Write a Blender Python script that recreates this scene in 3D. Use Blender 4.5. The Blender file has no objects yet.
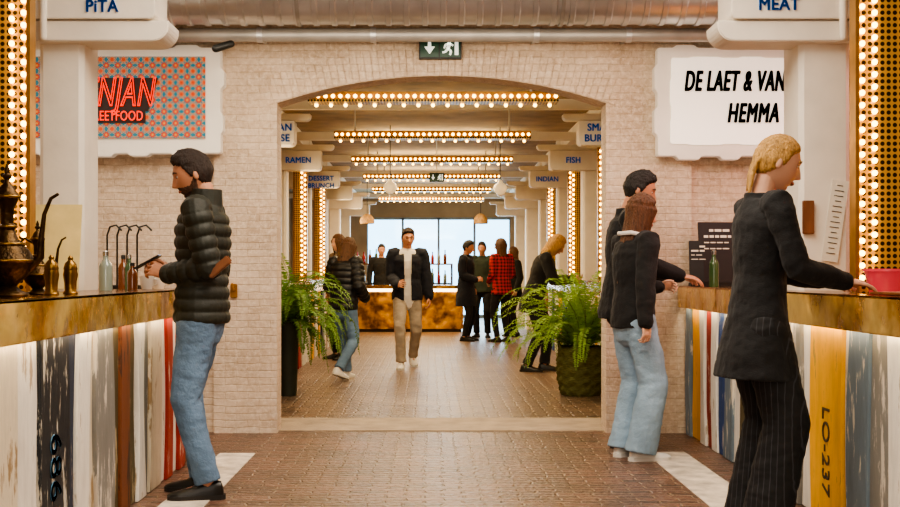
import bpy, bmesh, math, random
from mathutils import Vector, Matrix, noise
R = random.Random(7)
SC = bpy.context.scene
COL = SC.collection
V = Vector
def rad(a): return math.radians(a)
def clamp(x,a=0.,b=1.): return max(a,min(b,x))
def sst(a,b,x):
    t=clamp((x-a)/(b-a)); return t*t*(3-2*t)

# ------------------------------------------------------------------ materials
def hx(h):
    h=h.lstrip('#'); o=[]
    for i in (0,2,4):
        c=int(h[i:i+2],16)/255
        o.append(c/12.92 if c<=.04045 else ((c+.055)/1.055)**2.4)
    return o
def newmat(name):
    m=bpy.data.materials.new(name); m.use_nodes=True
    nt=m.node_tree; b=nt.nodes['Principled BSDF']
    return m,nt,b
def sc3(c,k): return [clamp(x*k) for x in c]+[1]
def mat(name,col,rough=.6,metal=0.,var=.2,scale=6.,bump=0.,bscale=60.,emit=0.,ecol=None,coat=0.,stretch=None,alpha=1.,trans=0.,sheen=0.):
    m,nt,b=newmat(name); c=hx(col); N=nt.nodes; L=nt.links
    tc=N.new('ShaderNodeTexCoord'); src=tc.outputs['Object']
    if stretch:
        mp=N.new('ShaderNodeMapping'); mp.inputs['Scale'].default_value=stretch; L.new(src,mp.inputs[0]); src=mp.outputs[0]
    nz=N.new('ShaderNodeTexNoise'); nz.inputs['Scale'].default_value=scale; nz.inputs['Detail'].default_value=5
    L.new(src,nz.inputs['Vector'])
    cr=N.new('ShaderNodeValToRGB'); L.new(nz.outputs['Fac'],cr.inputs[0])
    cr.color_ramp.elements[0].position=.3; cr.color_ramp.elements[1].position=.7
    cr.color_ramp.elements[0].color=sc3(c,1-var); cr.color_ramp.elements[1].color=sc3(c,1+var)
    L.new(cr.outputs[0],b.inputs['Base Color'])
    b.inputs['Roughness'].default_value=rough; b.inputs['Metallic'].default_value=metal
    b.inputs['Coat Weight'].default_value=coat; b.inputs['Transmission Weight'].default_value=trans
    b.inputs['Sheen Weight'].default_value=sheen
    if bump:
        n2=N.new('ShaderNodeTexNoise'); n2.inputs['Scale'].default_value=bscale; n2.inputs['Detail'].default_value=3
        L.new(src,n2.inputs['Vector'])
        bp=N.new('ShaderNodeBump'); bp.inputs['Strength'].default_value=bump; bp.inputs['Distance'].default_value=.01
        L.new(n2.outputs['Fac'],bp.inputs['Height']); L.new(bp.outputs[0],b.inputs['Normal'])
    if emit:
        b.inputs['Emission Color'].default_value=(hx(ecol or col)+[1]); b.inputs['Emission Strength'].default_value=emit
    return m
def brickmat(name,c1,c2,mort,bw,bh,ms,bump=.5,rough=.8,dirt=.25,off=.5,rot=0,nscale=1.2,wob=.018,dist=.012,blot=None,bias=0.,bl=(.47,.66,.7)):
    m,nt,b=newmat(name); N=nt.nodes; L=nt.links
    tc=N.new('ShaderNodeTexCoord'); mp=N.new('ShaderNodeMapping'); mp.inputs['Rotation'].default_value[2]=rot
    L.new(tc.outputs['UV'],mp.inputs[0])
    wn=N.new('ShaderNodeTexNoise'); wn.inputs['Scale'].default_value=8; L.new(mp.outputs[0],wn.inputs['Vector'])
    ad=N.new('ShaderNodeVectorMath'); ad.operation='MULTIPLY_ADD'; L.new(wn.outputs['Color'],ad.inputs[0]); ad.inputs[1].default_value=(wob,wob,0); L.new(mp.outputs[0],ad.inputs[2])
    bt=N.new('ShaderNodeTexBrick'); bt.offset=off; L.new(ad.outputs[0],bt.inputs['Vector'])
    bt.inputs['Scale'].default_value=1; bt.inputs['Brick Width'].default_value=bw; bt.inputs['Row Height'].default_value=bh
    bt.inputs['Mortar Size'].default_value=ms; bt.inputs['Mortar Smooth'].default_value=.8; bt.inputs['Bias'].default_value=bias
    bt.inputs['Color1'].default_value=hx(c1)+[1]; bt.inputs['Color2'].default_value=hx(c2)+[1]; bt.inputs['Mortar'].default_value=hx(mort)+[1]
    nz=N.new('ShaderNodeTexNoise'); nz.inputs['Scale'].default_value=nscale; nz.inputs['Detail'].default_value=9; nz.inputs['Roughness'].default_value=.72
    L.new(tc.outputs['UV'],nz.inputs['Vector'])
    cr=N.new('ShaderNodeValToRGB'); L.new(nz.outputs['Fac'],cr.inputs[0])
    cr.color_ramp.elements[0].position=.3; cr.color_ramp.elements[1].position=.72
    cr.color_ramp.elements[0].color=(1-dirt,1-dirt*1.1,1-dirt*1.2,1); cr.color_ramp.elements[1].color=(1.1,1.1,1.1,1)
    mx=N.new('ShaderNodeMix'); mx.data_type='RGBA'; mx.blend_type='MULTIPLY'; mx.inputs[0].default_value=1
    L.new(bt.outputs['Color'],mx.inputs[6]); L.new(cr.outputs[0],mx.inputs[7]); col=mx.outputs[2]
    if blot:
        n3=N.new('ShaderNodeTexNoise'); n3.inputs['Scale'].default_value=26; n3.inputs['Detail'].default_value=6; n3.inputs['Roughness'].default_value=.75; L.new(tc.outputs['UV'],n3.inputs['Vector'])
        r3=N.new('ShaderNodeValToRGB'); L.new(n3.outputs['Fac'],r3.inputs[0]); r3.color_ramp.elements[0].position=bl[0]; r3.color_ramp.elements[1].position=bl[1]
        r3.color_ramp.elements[0].color=(0,0,0,1); r3.color_ramp.elements[1].color=(bl[2],bl[2],bl[2],1)
        m3=N.new('ShaderNodeMix'); m3.data_type='RGBA'; L.new(r3.outputs[0],m3.inputs[0]); L.new(col,m3.inputs[6]); m3.inputs[7].default_value=hx(blot)+[1]; col=m3.outputs[2]
    L.new(col,b.inputs['Base Color'])
    b.inputs['Roughness'].default_value=rough
    n2=N.new('ShaderNodeTexNoise'); n2.inputs['Scale'].default_value=30; n2.inputs['Detail'].default_value=5; L.new(tc.outputs['UV'],n2.inputs['Vector'])
    ma=N.new('ShaderNodeMath'); ma.operation='MULTIPLY_ADD'; L.new(bt.outputs['Fac'],ma.inputs[0]); ma.inputs[1].default_value=-.9; L.new(n2.outputs['Fac'],ma.inputs[2])
    bp=N.new('ShaderNodeBump'); bp.inputs['Strength'].default_value=bump; bp.inputs['Distance'].default_value=dist
    L.new(ma.outputs[0],bp.inputs['Height']); L.new(bp.outputs[0],b.inputs['Normal'])
    return m
def wornmat(name,paint,under,amount=.42,rough=.6,stretch=(3,3,.6)):
    m,nt,b=newmat(name); N=nt.nodes; L=nt.links
    tc=N.new('ShaderNodeTexCoord'); mp=N.new('ShaderNodeMapping'); mp.inputs['Scale'].default_value=stretch; L.new(tc.outputs['Object'],mp.inputs[0])
    nz=N.new('ShaderNodeTexNoise'); nz.inputs['Scale'].default_value=5; nz.inputs['Detail'].default_value=9; nz.inputs['Roughness'].default_value=.68; L.new(mp.outputs[0],nz.inputs['Vector'])
    cr=N.new('ShaderNodeValToRGB'); L.new(nz.outputs['Fac'],cr.inputs[0])
    e=cr.color_ramp.elements; p=hx(paint); e[0].position=amount-.05; e[0].color=hx(under)+[1]; e[1].position=amount; e[1].color=p+[1]
    e2=cr.color_ramp.elements.new(.75); e2.color=sc3(p,.72)
    L.new(cr.outputs[0],b.inputs['Base Color']); b.inputs['Roughness'].default_value=rough
    bp=N.new('ShaderNodeBump'); bp.inputs['Strength'].default_value=.3; bp.inputs['Distance'].default_value=.01; L.new(nz.outputs['Fac'],bp.inputs['Height']); L.new(bp.outputs[0],b.inputs['Normal'])
    return m
def brassmat(name,c1,c2,rough=.3,vs=14,bump=.5,lo=.38,hi=.62,metal=.95):
    m,nt,b=newmat(name); N=nt.nodes; L=nt.links
    tc=N.new('ShaderNodeTexCoord')
    nz=N.new('ShaderNodeTexNoise'); nz.inputs['Scale'].default_value=4; nz.inputs['Detail'].default_value=4; L.new(tc.outputs['Object'],nz.inputs['Vector'])
    cr=N.new('ShaderNodeValToRGB'); L.new(nz.outputs['Fac'],cr.inputs[0]); e=cr.color_ramp.elements
    e[0].position=lo; e[0].color=hx(c1)+[1]; e[1].position=hi; e[1].color=hx(c2)+[1]
    L.new(cr.outputs[0],b.inputs['Base Color']); b.inputs['Metallic'].default_value=metal; b.inputs['Roughness'].default_value=rough
    vo=N.new('ShaderNodeTexVoronoi'); vo.feature='SMOOTH_F1'; vo.inputs['Scale'].default_value=vs; L.new(tc.outputs['Object'],vo.inputs['Vector'])
    ma=N.new('ShaderNodeMath'); ma.operation='ADD'; L.new(vo.outputs['Distance'],ma.inputs[0]); L.new(nz.outputs['Fac'],ma.inputs[1])
    bp=N.new('ShaderNodeBump'); bp.inputs['Strength'].default_value=bump; bp.inputs['Distance'].default_value=.02; L.new(ma.outputs[0],bp.inputs['Height']); L.new(bp.outputs[0],b.inputs['Normal'])
    return m
def perfmat(name,col):
    m,nt,b=newmat(name); N=nt.nodes; L=nt.links
    tc=N.new('ShaderNodeTexCoord'); mu=N.new('ShaderNodeVectorMath'); mu.operation='MULTIPLY'; mu.inputs[1].default_value=(34,34,34); L.new(tc.outputs['UV'],mu.inputs[0])
    fr=N.new('ShaderNodeVectorMath'); fr.operation='FRACTION'; L.new(mu.outputs[0],fr.inputs[0])
    sb=N.new('ShaderNodeVectorMath'); sb.operation='SUBTRACT'; sb.inputs[1].default_value=(.5,.5,0); L.new(fr.outputs[0],sb.inputs[0])
    mk=N.new('ShaderNodeVectorMath'); mk.operation='MULTIPLY'; mk.inputs[1].default_value=(1,1,0); L.new(sb.outputs[0],mk.inputs[0])
    ln=N.new('ShaderNodeVectorMath'); ln.operation='LENGTH'; L.new(mk.outputs[0],ln.inputs[0])
    cr=N.new('ShaderNodeValToRGB'); L.new(ln.outputs['Value'],cr.inputs[0]); e=cr.color_ramp.elements
    e[0].position=.33; e[0].color=(.02,.012,.005,1); e[1].position=.38; e[1].color=hx(col)+[1]
    L.new(cr.outputs[0],b.inputs['Base Color']); b.inputs['Metallic'].default_value=.5; b.inputs['Roughness'].default_value=.4
    return m
def tilemat(name):
    m,nt,b=newmat(name); N=nt.nodes; L=nt.links
    tc=N.new('ShaderNodeTexCoord')
    def ring(off,stops):
        mu=N.new('ShaderNodeVectorMath'); mu.operation='MULTIPLY_ADD'; mu.inputs[1].default_value=(12,12,12); mu.inputs[2].default_value=(off,off,0); L.new(tc.outputs['UV'],mu.inputs[0])
        fr=N.new('ShaderNodeVectorMath'); fr.operation='FRACTION'; L.new(mu.outputs[0],fr.inputs[0])
        sb=N.new('ShaderNodeVectorMath'); sb.operation='SUBTRACT'; sb.inputs[1].default_value=(.5,.5,0); L.new(fr.outputs[0],sb.inputs[0])
        sx=N.new('ShaderNodeSeparateXYZ'); L.new(sb.outputs[0],sx.inputs[0])
        at=N.new('ShaderNodeMath'); at.operation='ARCTAN2'; L.new(sx.outputs[0],at.inputs[0]); L.new(sx.outputs[1],at.inputs[1])
        m8=N.new('ShaderNodeMath'); m8.operation='MULTIPLY'; m8.inputs[1].default_value=8; L.new(at.outputs[0],m8.inputs[0])
        cs=N.new('ShaderNodeMath'); cs.operation='COSINE'; L.new(m8.outputs[0],cs.inputs[0])
        mk=N.new('ShaderNodeVectorMath'); mk.operation='MULTIPLY'; mk.inputs[1].default_value=(1,1,0); L.new(sb.outputs[0],mk.inputs[0])
        ln=N.new('ShaderNodeVectorMath'); ln.operation='LENGTH'; L.new(mk.outputs[0],ln.inputs[0])
        ma=N.new('ShaderNodeMath'); ma.operation='MULTIPLY_ADD'; ma.inputs[1].default_value=.05; L.new(cs.outputs[0],ma.inputs[0]); L.new(ln.outputs['Value'],ma.inputs[2])
        cr=N.new('ShaderNodeValToRGB'); cr.color_ramp.interpolation='CONSTANT'; L.new(ma.outputs[0],cr.inputs[0])
        for i,(p,c) in enumerate(stops):
            e=cr.color_ramp.elements[i] if i<2 else cr.color_ramp.elements.new(p)
            e.position=p; e.color=hx(c)+[1]
        return cr.outputs[0],ma.outputs[0]
    a,_=ring(0,[(0,'#cc4404'),(.2,'#d8b868'),(.25,'#063a80'),(.32,'#d8a850'),(.36,'#0a7088')])
    c,d=ring(.5,[(0,'#d8a850'),(.07,'#cc4404'),(.22,'#06306e'),(.28,'#d8b868')])
    lt=N.new('ShaderNodeMath'); lt.operation='LESS_THAN'; lt.inputs[1].default_value=.31; L.new(d,lt.inputs[0])
    mx=N.new('ShaderNodeMix'); mx.data_type='RGBA'; L.new(lt.outputs[0],mx.inputs[0]); L.new(a,mx.inputs[6]); L.new(c,mx.inputs[7])
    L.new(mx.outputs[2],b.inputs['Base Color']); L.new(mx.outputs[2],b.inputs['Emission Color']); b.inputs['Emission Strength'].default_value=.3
    b.inputs['Roughness'].default_value=.4
    return m
def checkmat(name,a,c,scale):
    m,nt,b=newmat(name); N=nt.nodes; L=nt.links
    tc=N.new('ShaderNodeTexCoord'); outs=[]
    for ax in (0,2):
        wv=N.new('ShaderNodeTexWave'); wv.bands_direction='X' if ax==0 else 'Z'; wv.inputs['Scale'].default_value=scale; L.new(tc.outputs['Object'],wv.inputs['Vector'])
        st=N.new('ShaderNodeMath'); st.operation='GREATER_THAN'; st.inputs[1].default_value=.55; L.new(wv.outputs['Fac'],st.inputs[0]); outs.append(st.outputs[0])
    ad=N.new('ShaderNodeMath'); ad.operation='ADD'; L.new(outs[0],ad.inputs[0]); L.new(outs[1],ad.inputs[1])
    hf=N.new('ShaderNodeMath'); hf.operation='MULTIPLY'; hf.inputs[1].default_value=.5; L.new(ad.outputs[0],hf.inputs[0])
    mx=N.new('ShaderNodeMix'); mx.data_type='RGBA'; L.new(hf.outputs[0],mx.inputs[0]); mx.inputs[6].default_value=hx(a)+[1]; mx.inputs[7].default_value=hx(c)+[1]
    L.new(mx.outputs[2],b.inputs['Base Color']); b.inputs['Roughness'].default_value=.8
    return m
def pinmat(name,a,c):
    m,nt,b=newmat(name); N=nt.nodes; L=nt.links
    tc=N.new('ShaderNodeTexCoord'); wv=N.new('ShaderNodeTexWave'); wv.bands_direction='DIAGONAL'; wv.inputs['Scale'].default_value=17
    mp=N.new('ShaderNodeMapping'); mp.inputs['Scale'].default_value=(1,1,0); L.new(tc.outputs['Object'],mp.inputs[0]); L.new(mp.outputs[0],wv.inputs['Vector'])
    cr=N.new('ShaderNodeValToRGB'); L.new(wv.outputs['Fac'],cr.inputs[0]); e=cr.color_ramp.elements
    e[0].position=.93; e[0].color=hx(a)+[1]; e[1].position=.99; e[1].color=hx(c)+[1]
    L.new(cr.outputs[0],b.inputs['Base Color']); b.inputs['Roughness'].default_value=.8
    return m
def leafmat(name,col):
    m=mat(name,col,.5,var=.4,scale=9); nt=m.node_tree; N=nt.nodes; L=nt.links; b=N['Principled BSDF']
    t=N.new('ShaderNodeBsdfTranslucent'); t.inputs[0].default_value=hx(col)+[1]
    mx=N.new('ShaderNodeMixShader'); mx.inputs[0].default_value=.35; L.new(b.outputs[0],mx.inputs[1]); L.new(t.outputs[0],mx.inputs[2]); L.new(mx.outputs[0],N['Material Output'].inputs[0])
    return m
def bulbmat(name,col,strength):
    m,nt,b=newmat(name); c=hx(col)+[1]
    b.inputs['Base Color'].default_value=c; b.inputs['Emission Color'].default_value=c; b.inputs['Emission Strength'].default_value=strength
    m.cycles.emission_sampling='NONE'
    return m
def glassmat(name,tint='#ffffff',op=.12):
    m,nt,b=newmat(name); N=nt.nodes; L=nt.links
    t=N.new('ShaderNodeBsdfTransparent'); t.inputs[0].default_value=hx(tint)+[1]
    g=N.new('ShaderNodeBsdfGlossy'); g.inputs['Roughness'].default_value=.05
    mx=N.new('ShaderNodeMixShader'); mx.inputs[0].default_value=op; L.new(t.outputs[0],mx.inputs[1]); L.new(g.outputs[0],mx.inputs[2])
    L.new(mx.outputs[0],N['Material Output'].inputs[0]); N.remove(b)
    return m

MT={}
MT['wall']=brickmat('painted_brick','#e6d2bb','#dcc5ab','#d6bea3',.165,.052,.005,bump=.45,dirt=.42,wob=.024,dist=.011,nscale=1.5,blot='#f0e2cf',bl=(.46,.66,.65))
MT['hallwall']=mat('hall_plaster','#b0977a',.85,var=.15,scale=2)
MT['ceil']=mat('ceiling_boards','#8c7757',.85,var=.3,scale=3)
MT['floorA']=brickmat('red_paver','#80594a','#452f26','#957d67',.2,.066,.010,bump=1.,rough=.34,dirt=.6,nscale=1.7,wob=.06,blot='#aa937e',bias=-.05,bl=(.5,.7,.55))
MT['floorB']=brickmat('grey_paver','#836751','#523f31','#a0896f',.2,.09,.013,bump=1.,rough=.34,dirt=.55,nscale=1.5,wob=.06,blot='#b39c84',bl=(.5,.7,.55))
MT['stone']=mat('threshold_stone','#a3917b',.7,var=.22,scale=7,bump=.3,bscale=40)
MT['strip']=mat('white_floor_paint','#cfc4b4',.7,var=.35,scale=9,bump=.4,bscale=40)
MT['white']=mat('white_timber','#ece4d6',.6,var=.08,scale=4,bump=.12,bscale=25)
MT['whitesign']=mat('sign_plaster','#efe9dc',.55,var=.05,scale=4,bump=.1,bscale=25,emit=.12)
MT['lightbox']=mat('light_box','#fff8ec',.5,var=.03,emit=.75,ecol='#fff1dc')
MT['black']=mat('black_ink','#14110f',.6,var=.1)
MT['faded']=mat('faded_black_ink','#4a3a1c',.7,var=.45,scale=20)
MT['blue']=mat('blue_letter_paint','#1e74ba',.6,var=.1,emit=.1)
MT['dullblue']=mat('scuffed_blue_paint','#35607c',.7,var=.7,scale=26)
MT['brass']=brassmat('hammered_brass','#a8742c','#fbd98a',.22,8,.7,.32,.6,.6)
MT['brasstop']=brassmat('dark_brass_top','#6b4820','#b5843f',.2,9,.2)
MT['goldbar']=brassmat('gold_bar_front','#6e4514','#e6a640',.33,7,.8,.38,.62,.8)
MT['perf']=perfmat('perforated_brass','#d0a850')
MT['brassframe']=mat('lamp_brass','#a87a36',.35,.6,var=.25,scale=10)
MT['bulb']=bulbmat('warm_bulb','#ffc25c',16)
MT['bulbfar']=bulbmat('warm_bulb_distant','#ffc25c',16)
MT['darkwood']=mat('dark_board','#3a2a1e',.7,var=.3,scale=5)
MT['brown']=mat('brown_wood','#7a4a2a',.6,var=.3,scale=4,stretch=(6,6,1))
MT['steel']=mat('galvanised_steel','#c9cacb',.34,.7,var=.12,scale=5,bump=.08,bscale=12)
MT['pipe']=mat('grey_pipe','#aeaba6',.45,.4,var=.15)
MT['bronze']=mat('dark_bronze','#46331b',.36,.85,var=.5,scale=22,bump=.5,bscale=60)
MT['brasspot']=mat('old_brass','#80602a',.3,.85,var=.3,scale=14,bump=.2,bscale=35)
MT['tile']=tilemat('geometric_tile')
MT['neon']=mat('red_neon','#f02808',.4,var=.02,emit=1.5,ecol='#ff2c08')
MT['maroon']=mat('maroon_backing','#220706',.5,var=.1)
MT['exitgreen']=mat('exit_green','#0b3d2b',.4,var=.04,emit=.06)
MT['exitwhite']=mat('exit_white','#eef5ea',.4,var=.02,emit=.8)
MT['housing']=mat('dark_housing','#1a1c1a',.5,var=.1)
MT['green']=leafmat('fern_green','#6d9238')
MT['limegreen']=leafmat('fern_lime','#86a93f')
MT['stem']=mat('fern_stem','#5e6027',.7)
MT['soil']=mat('soil','#2a1d12',.9,bump=.5)
MT['blackpot']=mat('dark_green_planter','#2b3022',.6,var=.2)
MT['basket']=mat('olive_wicker','#63622f',.8,var=.4,scale=30,bump=.5,bscale=90,stretch=(1,1,4))
MT['wicker']=mat('tan_wicker','#b08c5e',.8,var=.35,scale=30)
MT['globe']=mat('milk_glass','#fff3dc',.3,var=.02,emit=.5,ecol='#ffdca0')
MT['frame']=mat('window_frame_grey','#8b9aa4',.5,var=.1)
MT['glass']=glassmat('window_glass','#e4f2fa',.06)
MT['bottleglass']=mat('bottle_glass','#3f5a35',.1,var=.2,coat=.5)
MT['amber']=mat('amber_glass','#6f3a12',.12,var=.2,coat=.5)
MT['clearb']=mat('pale_glass','#8f9a90',.1,var=.1,coat=.6)
MT['sauce']=mat('red_sauce','#a52318',.3,var=.1)
MT['paper']=mat('paper','#e9e2d2',.8,var=.05)
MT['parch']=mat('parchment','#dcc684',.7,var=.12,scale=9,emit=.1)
MT['boardblack']=mat('menu_black','#171513',.5,var=.15)
MT['redplastic']=mat('red_translucent_plastic','#e04a58',.25,var=.1,emit=.2,coat=.4)
MT['ceramic']=mat('white_ceramic','#e9e2d6',.3,var=.05,coat=.3)
MT['silver']=mat('polished_steel','#b8b5b0',.25,.9,var=.1)
MT['led']=mat('led_strip','#fff0d8',.4,var=.01,emit=7,ecol='#ffe0b4')
MT['screen']=mat('phone_screen','#9fc7f2',.2,var=.1,emit=1.2,ecol='#8fc0ff')
PK={'white':wornmat('plank_white','#e9e4da','#a8967c',.42),
 'cream':wornmat('plank_cream','#d9cdb6','#98805e',.44),
 'black':wornmat('plank_black','#1d2026','#c9c2b4',.45),
 'navy':wornmat('plank_navy','#1c2942','#9a8c78',.44),
 'blue':wornmat('plank_blue','#1f4684','#d0c7b8',.42),
 'grey':wornmat('plank_grey','#83817c','#cfc6b8',.45),
 'bluegrey':wornmat('plank_bluegrey','#6f7f8c','#d8d0c0',.45),
 'olive':wornmat('plank_olive','#514629','#a39270',.45),
 'brown':wornmat('plank_brown','#74401f','#3d2314',.45),
 'red':wornmat('plank_red','#9a2414','#d9c8b0',.42),
 'yellow':wornmat('plank_yellow','#f0b010','#9a8458',.40)}
SK=mat('skin_light','#c08768',.5,var=.1,scale=12); SK2=mat('skin_pale','#d6a488',.5,var=.08,scale=12); SKL=mat('lip_skin','#a9604f',.5,var=.05)
def hairm(n,c,v): return mat(n,c,.55,var=v,scale=30,bump=1.,bscale=80,stretch=(3,3,.7))
HB=hairm('hair_dark_brown','#2a1b12',.4); HBL=hairm('hair_black','#17120f',.4); BRD=mat('beard_brown','#523828',.8,var=.5,scale=60,bump=.8,bscale=220)
HG=hairm('hair_chestnut','#5e3a20',.4); HY=hairm('hair_blonde','#b98d4c',.4); HM=hairm('hair_mid_brown','#5d3d26',.35)
EW=mat('eye_white','#cfc4ba',.2,var=.02); EI=mat('eye_iris','#2b1d14',.2,var=.1)
def cloth(n,c,var=.22,r=.85,sheen=.05): return mat(n,c,r,var=var,scale=9,bump=.25,bscale=160,sheen=sheen)
PUF=mat('puffer_olive_black','#262820',.6,var=.25,scale=8,bump=.25,bscale=50); PUFB=mat('puffer_black','#111216',.5,var=.2,bump=.25,bscale=70)
JE=mat('jeans_mid_blue','#67829f',.85,var=.35,scale=4,bump=.4,bscale=90); JL=mat('jeans_light_blue','#8fa9be',.85,var=.28,scale=4,bump=.4,bscale=90)
BK=cloth('black_wool','#0d0d10'); BK2=cloth('black_jacket','#121112'); NV=cloth('navy_jacket','#0c1120'); NV2=cloth('navy_coat','#121725'); BEI=cloth('beige_trousers','#a09382'); WH=cloth('white_shirt','#e6e0d6',.06)
GR=cloth('dark_green_jacket','#2a3428'); TAN=cloth('tan_coat','#8c7760'); DK=cloth('dark_trousers','#121215'); PIN=pinmat('pinstripe','#0e0e11','#34343a'); PLAID=checkmat('red_plaid','#c01c18','#240d10',5.5)
SHB=mat('black_leather','#110f0d',.4,var=.2); SHW=mat('white_sneaker','#e2dfd8',.6,var=.06); SOL=mat('rubber_sole','#26221f',.8); SOW=mat('white_rubber_sole','#d8d4cc',.7,var=.05)

# ------------------------------------------------------------------ mesh builder
class MB:
    def __init__(s): s.v=[]; s.f=[]
    def add(s,vs,fs):
        o=len(s.v); s.v+= [V(p) for p in vs]; s.f+=[tuple(i+o for i in f) for f in fs]; return s
    def box(s,x0,x1,y0,y1,z0,z1):
        return s.add([(x0,y0,z0),(x1,y0,z0),(x1,y1,z0),(x0,y1,z0),(x0,y0,z1),(x1,y0,z1),(x1,y1,z1),(x0,y1,z1)],
              [(0,3,2,1),(4,5,6,7),(0,1,5,4),(1,2,6,5),(2,3,7,6),(3,0,4,7)])
    def obox(s,c,size,rot):
        a=MB().box(-size[0]/2,size[0]/2,-size[1]/2,size[1]/2,-size[2]/2,size[2]/2)
        return s.add([V(c)+rot@p for p in a.v],a.f)
    def tube(s,pts,rads,seg=12,side=None,rnd=True):
        pts=[V(p) for p in pts]; rads=[(r,r) if not isinstance(r,tuple) else r for r in rads]
        if rnd:
            t0=(pts[0]-pts[1]).normalized(); t1=(pts[-1]-pts[-2]).normalized(); m0=min(rads[0]); m1=min(rads[-1])
            pts=[pts[0]+t0*m0*.85,pts[0]+t0*m0*.5]+pts+[pts[-1]+t1*m1*.5,pts[-1]+t1*m1*.85]
            sc=lambda r,k:(r[0]*k,r[1]*k)
            rads=[sc(rads[0],.45),sc(rads[0],.85)]+rads+[sc(rads[-1],.85),sc(rads[-1],.45)]
        n=len(pts); vs=[]; fs=[]
        ref=V(side) if side is not None else None
        prev=None
        for i,p in enumerate(pts):
            t=(pts[min(i+1,n-1)]-pts[max(i-1,0)]).normalized()
            if ref is not None: u=ref-t*ref.dot(t)
            elif prev is not None: u=prev-t*prev.dot(t)
            else:
                a=V((1,0,0)) if abs(t.x)<.8 else V((0,1,0)); u=a-t*a.dot(t)
            u.normalize(); prev=u; w=t.cross(u)
            for k in range(seg):
                an=2*math.pi*k/seg; vs.append(p+u*math.cos(an)*rads[i][0]+w*math.sin(an)*rads[i][1])
        for i in range(n-1):
            for k in range(seg):
                a=i*seg+k; b=i*seg+(k+1)%seg; fs.append((a,b,b+seg,a+seg))
        fs.append(tuple(range(seg))[::-1]); fs.append(tuple((n-1)*seg+k for k in range(seg)))
        return s.add(vs,fs)
    def lathe(s,prof,c=(0,0,0),seg=24,weave=0):
        vs=[];fs=[];n=len(prof)
        for i,(r,z) in enumerate(prof):
            for k in range(seg):
                a=2*math.pi*k/seg; q=max(r,1e-4)+(weave*(1 if (i//2+k//3)%2 else -1) if weave and r>.1 else 0)
                vs.append((c[0]+q*math.cos(a),c[1]+q*math.sin(a),c[2]+z))
        for i in range(n-1):
            for k in range(seg):
                a=i*seg+k;b=i*seg+(k+1)%seg; fs.append((a,b,b+seg,a+seg))
        fs.append(tuple(range(seg))[::-1]); fs.append(tuple((n-1)*seg+k for k in range(seg)))
        return s.add(vs,fs)
    def torus(s,c,Rr,r,seg=28,sg=8):
        vs=[];fs=[]
        for i in range(seg):
            a=2*math.pi*i/seg; rb=r*(1+.35*(i%2))
            for j in range(sg):
                b=2*math.pi*j/sg; q=Rr+rb*math.cos(b); vs.append((c[0]+q*math.cos(a),c[1]+q*math.sin(a),c[2]+rb*math.sin(b)))
        for i in range(seg):
            for j in range(sg):
                fs.append((i*sg+j,((i+1)%seg)*sg+j,((i+1)%seg)*sg+(j+1)%sg,i*sg+(j+1)%sg))
        return s.add(vs,fs)
    def prism(s,poly,ax,a0,a1):
        def P(p,a):
            return {'y':(p[0],a,p[1]),'x':(a,p[0],p[1]),'z':(p[0],p[1],a)}[ax]
        n=len(poly); vs=[P(p,a0) for p in poly]+[P(p,a1) for p in poly]
        fs=[tuple(range(n)),tuple(range(2*n-1,n-1,-1))]+[(i,(i+1)%n,(i+1)%n+n,i+n) for i in range(n)]
        return s.add(vs,fs)
    def ball(s,c,r,seg=16,rings=10,rot=None):
        if not isinstance(r,(tuple,list)): r=(r,r,r)
        vs=[];fs=[]
        for i in range(rings+1):
            th=math.pi*(i+.0001)/(rings+.0002)
            for k in range(seg):
                a=2*math.pi*k/seg; p=V((r[0]*math.sin(th)*math.cos(a),r[1]*math.sin(th)*math.sin(a),r[2]*math.cos(th)))
                if rot is not None: p=rot@p
                vs.append(V(c)+p)
        for i in range(rings):
            for k in range(seg):
                a=i*seg+k;b=i*seg+(k+1)%seg; fs.append((a,a+seg,b+seg,b))
        return s.add(vs,fs)
    def mesh(s,name,bevel=0,recalc=True):
        me=bpy.data.meshes.new(name); bm=bmesh.new()
        bv=[bm.verts.new(p) for p in s.v]
        for f in s.f:
            try: bm.faces.new([bv[i] for i in f])
            except ValueError: pass
        if recalc: bmesh.ops.recalc_face_normals(bm,faces=bm.faces)
        if bevel: bmesh.ops.bevel(bm,geom=list(bm.edges),offset=bevel,segments=2,affect='EDGES',clamp_overlap=True)
        bm.to_mesh(me); bm.free(); return me
    def build(s,name,m,parent=None,smooth=False,bevel=0,local=False,uv=True,ang=40):
        off=V((0,0,0))
        if parent is not None and not local: off=wloc(parent)
        elif parent is None:
            lo=[min(p[i] for p in s.v) for i in range(3)]; hi=[max(p[i] for p in s.v) for i in range(3)]
            off=V(((lo[0]+hi[0])/2,(lo[1]+hi[1])/2,lo[2]))
        keep=s.v; s.v=[p-off for p in s.v]
        me=s.mesh(name,bevel); s.v=keep
        if uv: boxuv(me,off)
        if smooth:
            me.shade_smooth(); me.set_sharp_from_angle(angle=rad(ang))
        me.materials.append(m)
        o=bpy.data.objects.new(name,me); COL.objects.link(o)
        if parent is not None: o.parent=parent
        else: o.location=off
        return o
def boxuv(me,off):
    uvl=me.uv_layers.new(name='UVMap')
    for p in me.polygons:
        n=p.normal; ax=max(range(3),key=lambda i:abs(n[i]))
        for li in p.loop_indices:
            c=me.vertices[me.loops[li].vertex_index].co+off
            uvl.data[li].uv=((c.y,c.z),(c.x,c.z),(c.x,c.y))[ax]
def wloc(o):
    l=V((0,0,0))
    while o is not None: l+=o.location; o=o.parent
    return l
def tag(o,label=None,cat=None,group=None,kind=None):
    if label: o['label']=label
    if cat: o['category']=cat
    if group: o['group']=group
    if kind: o['kind']=kind
    return o
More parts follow.
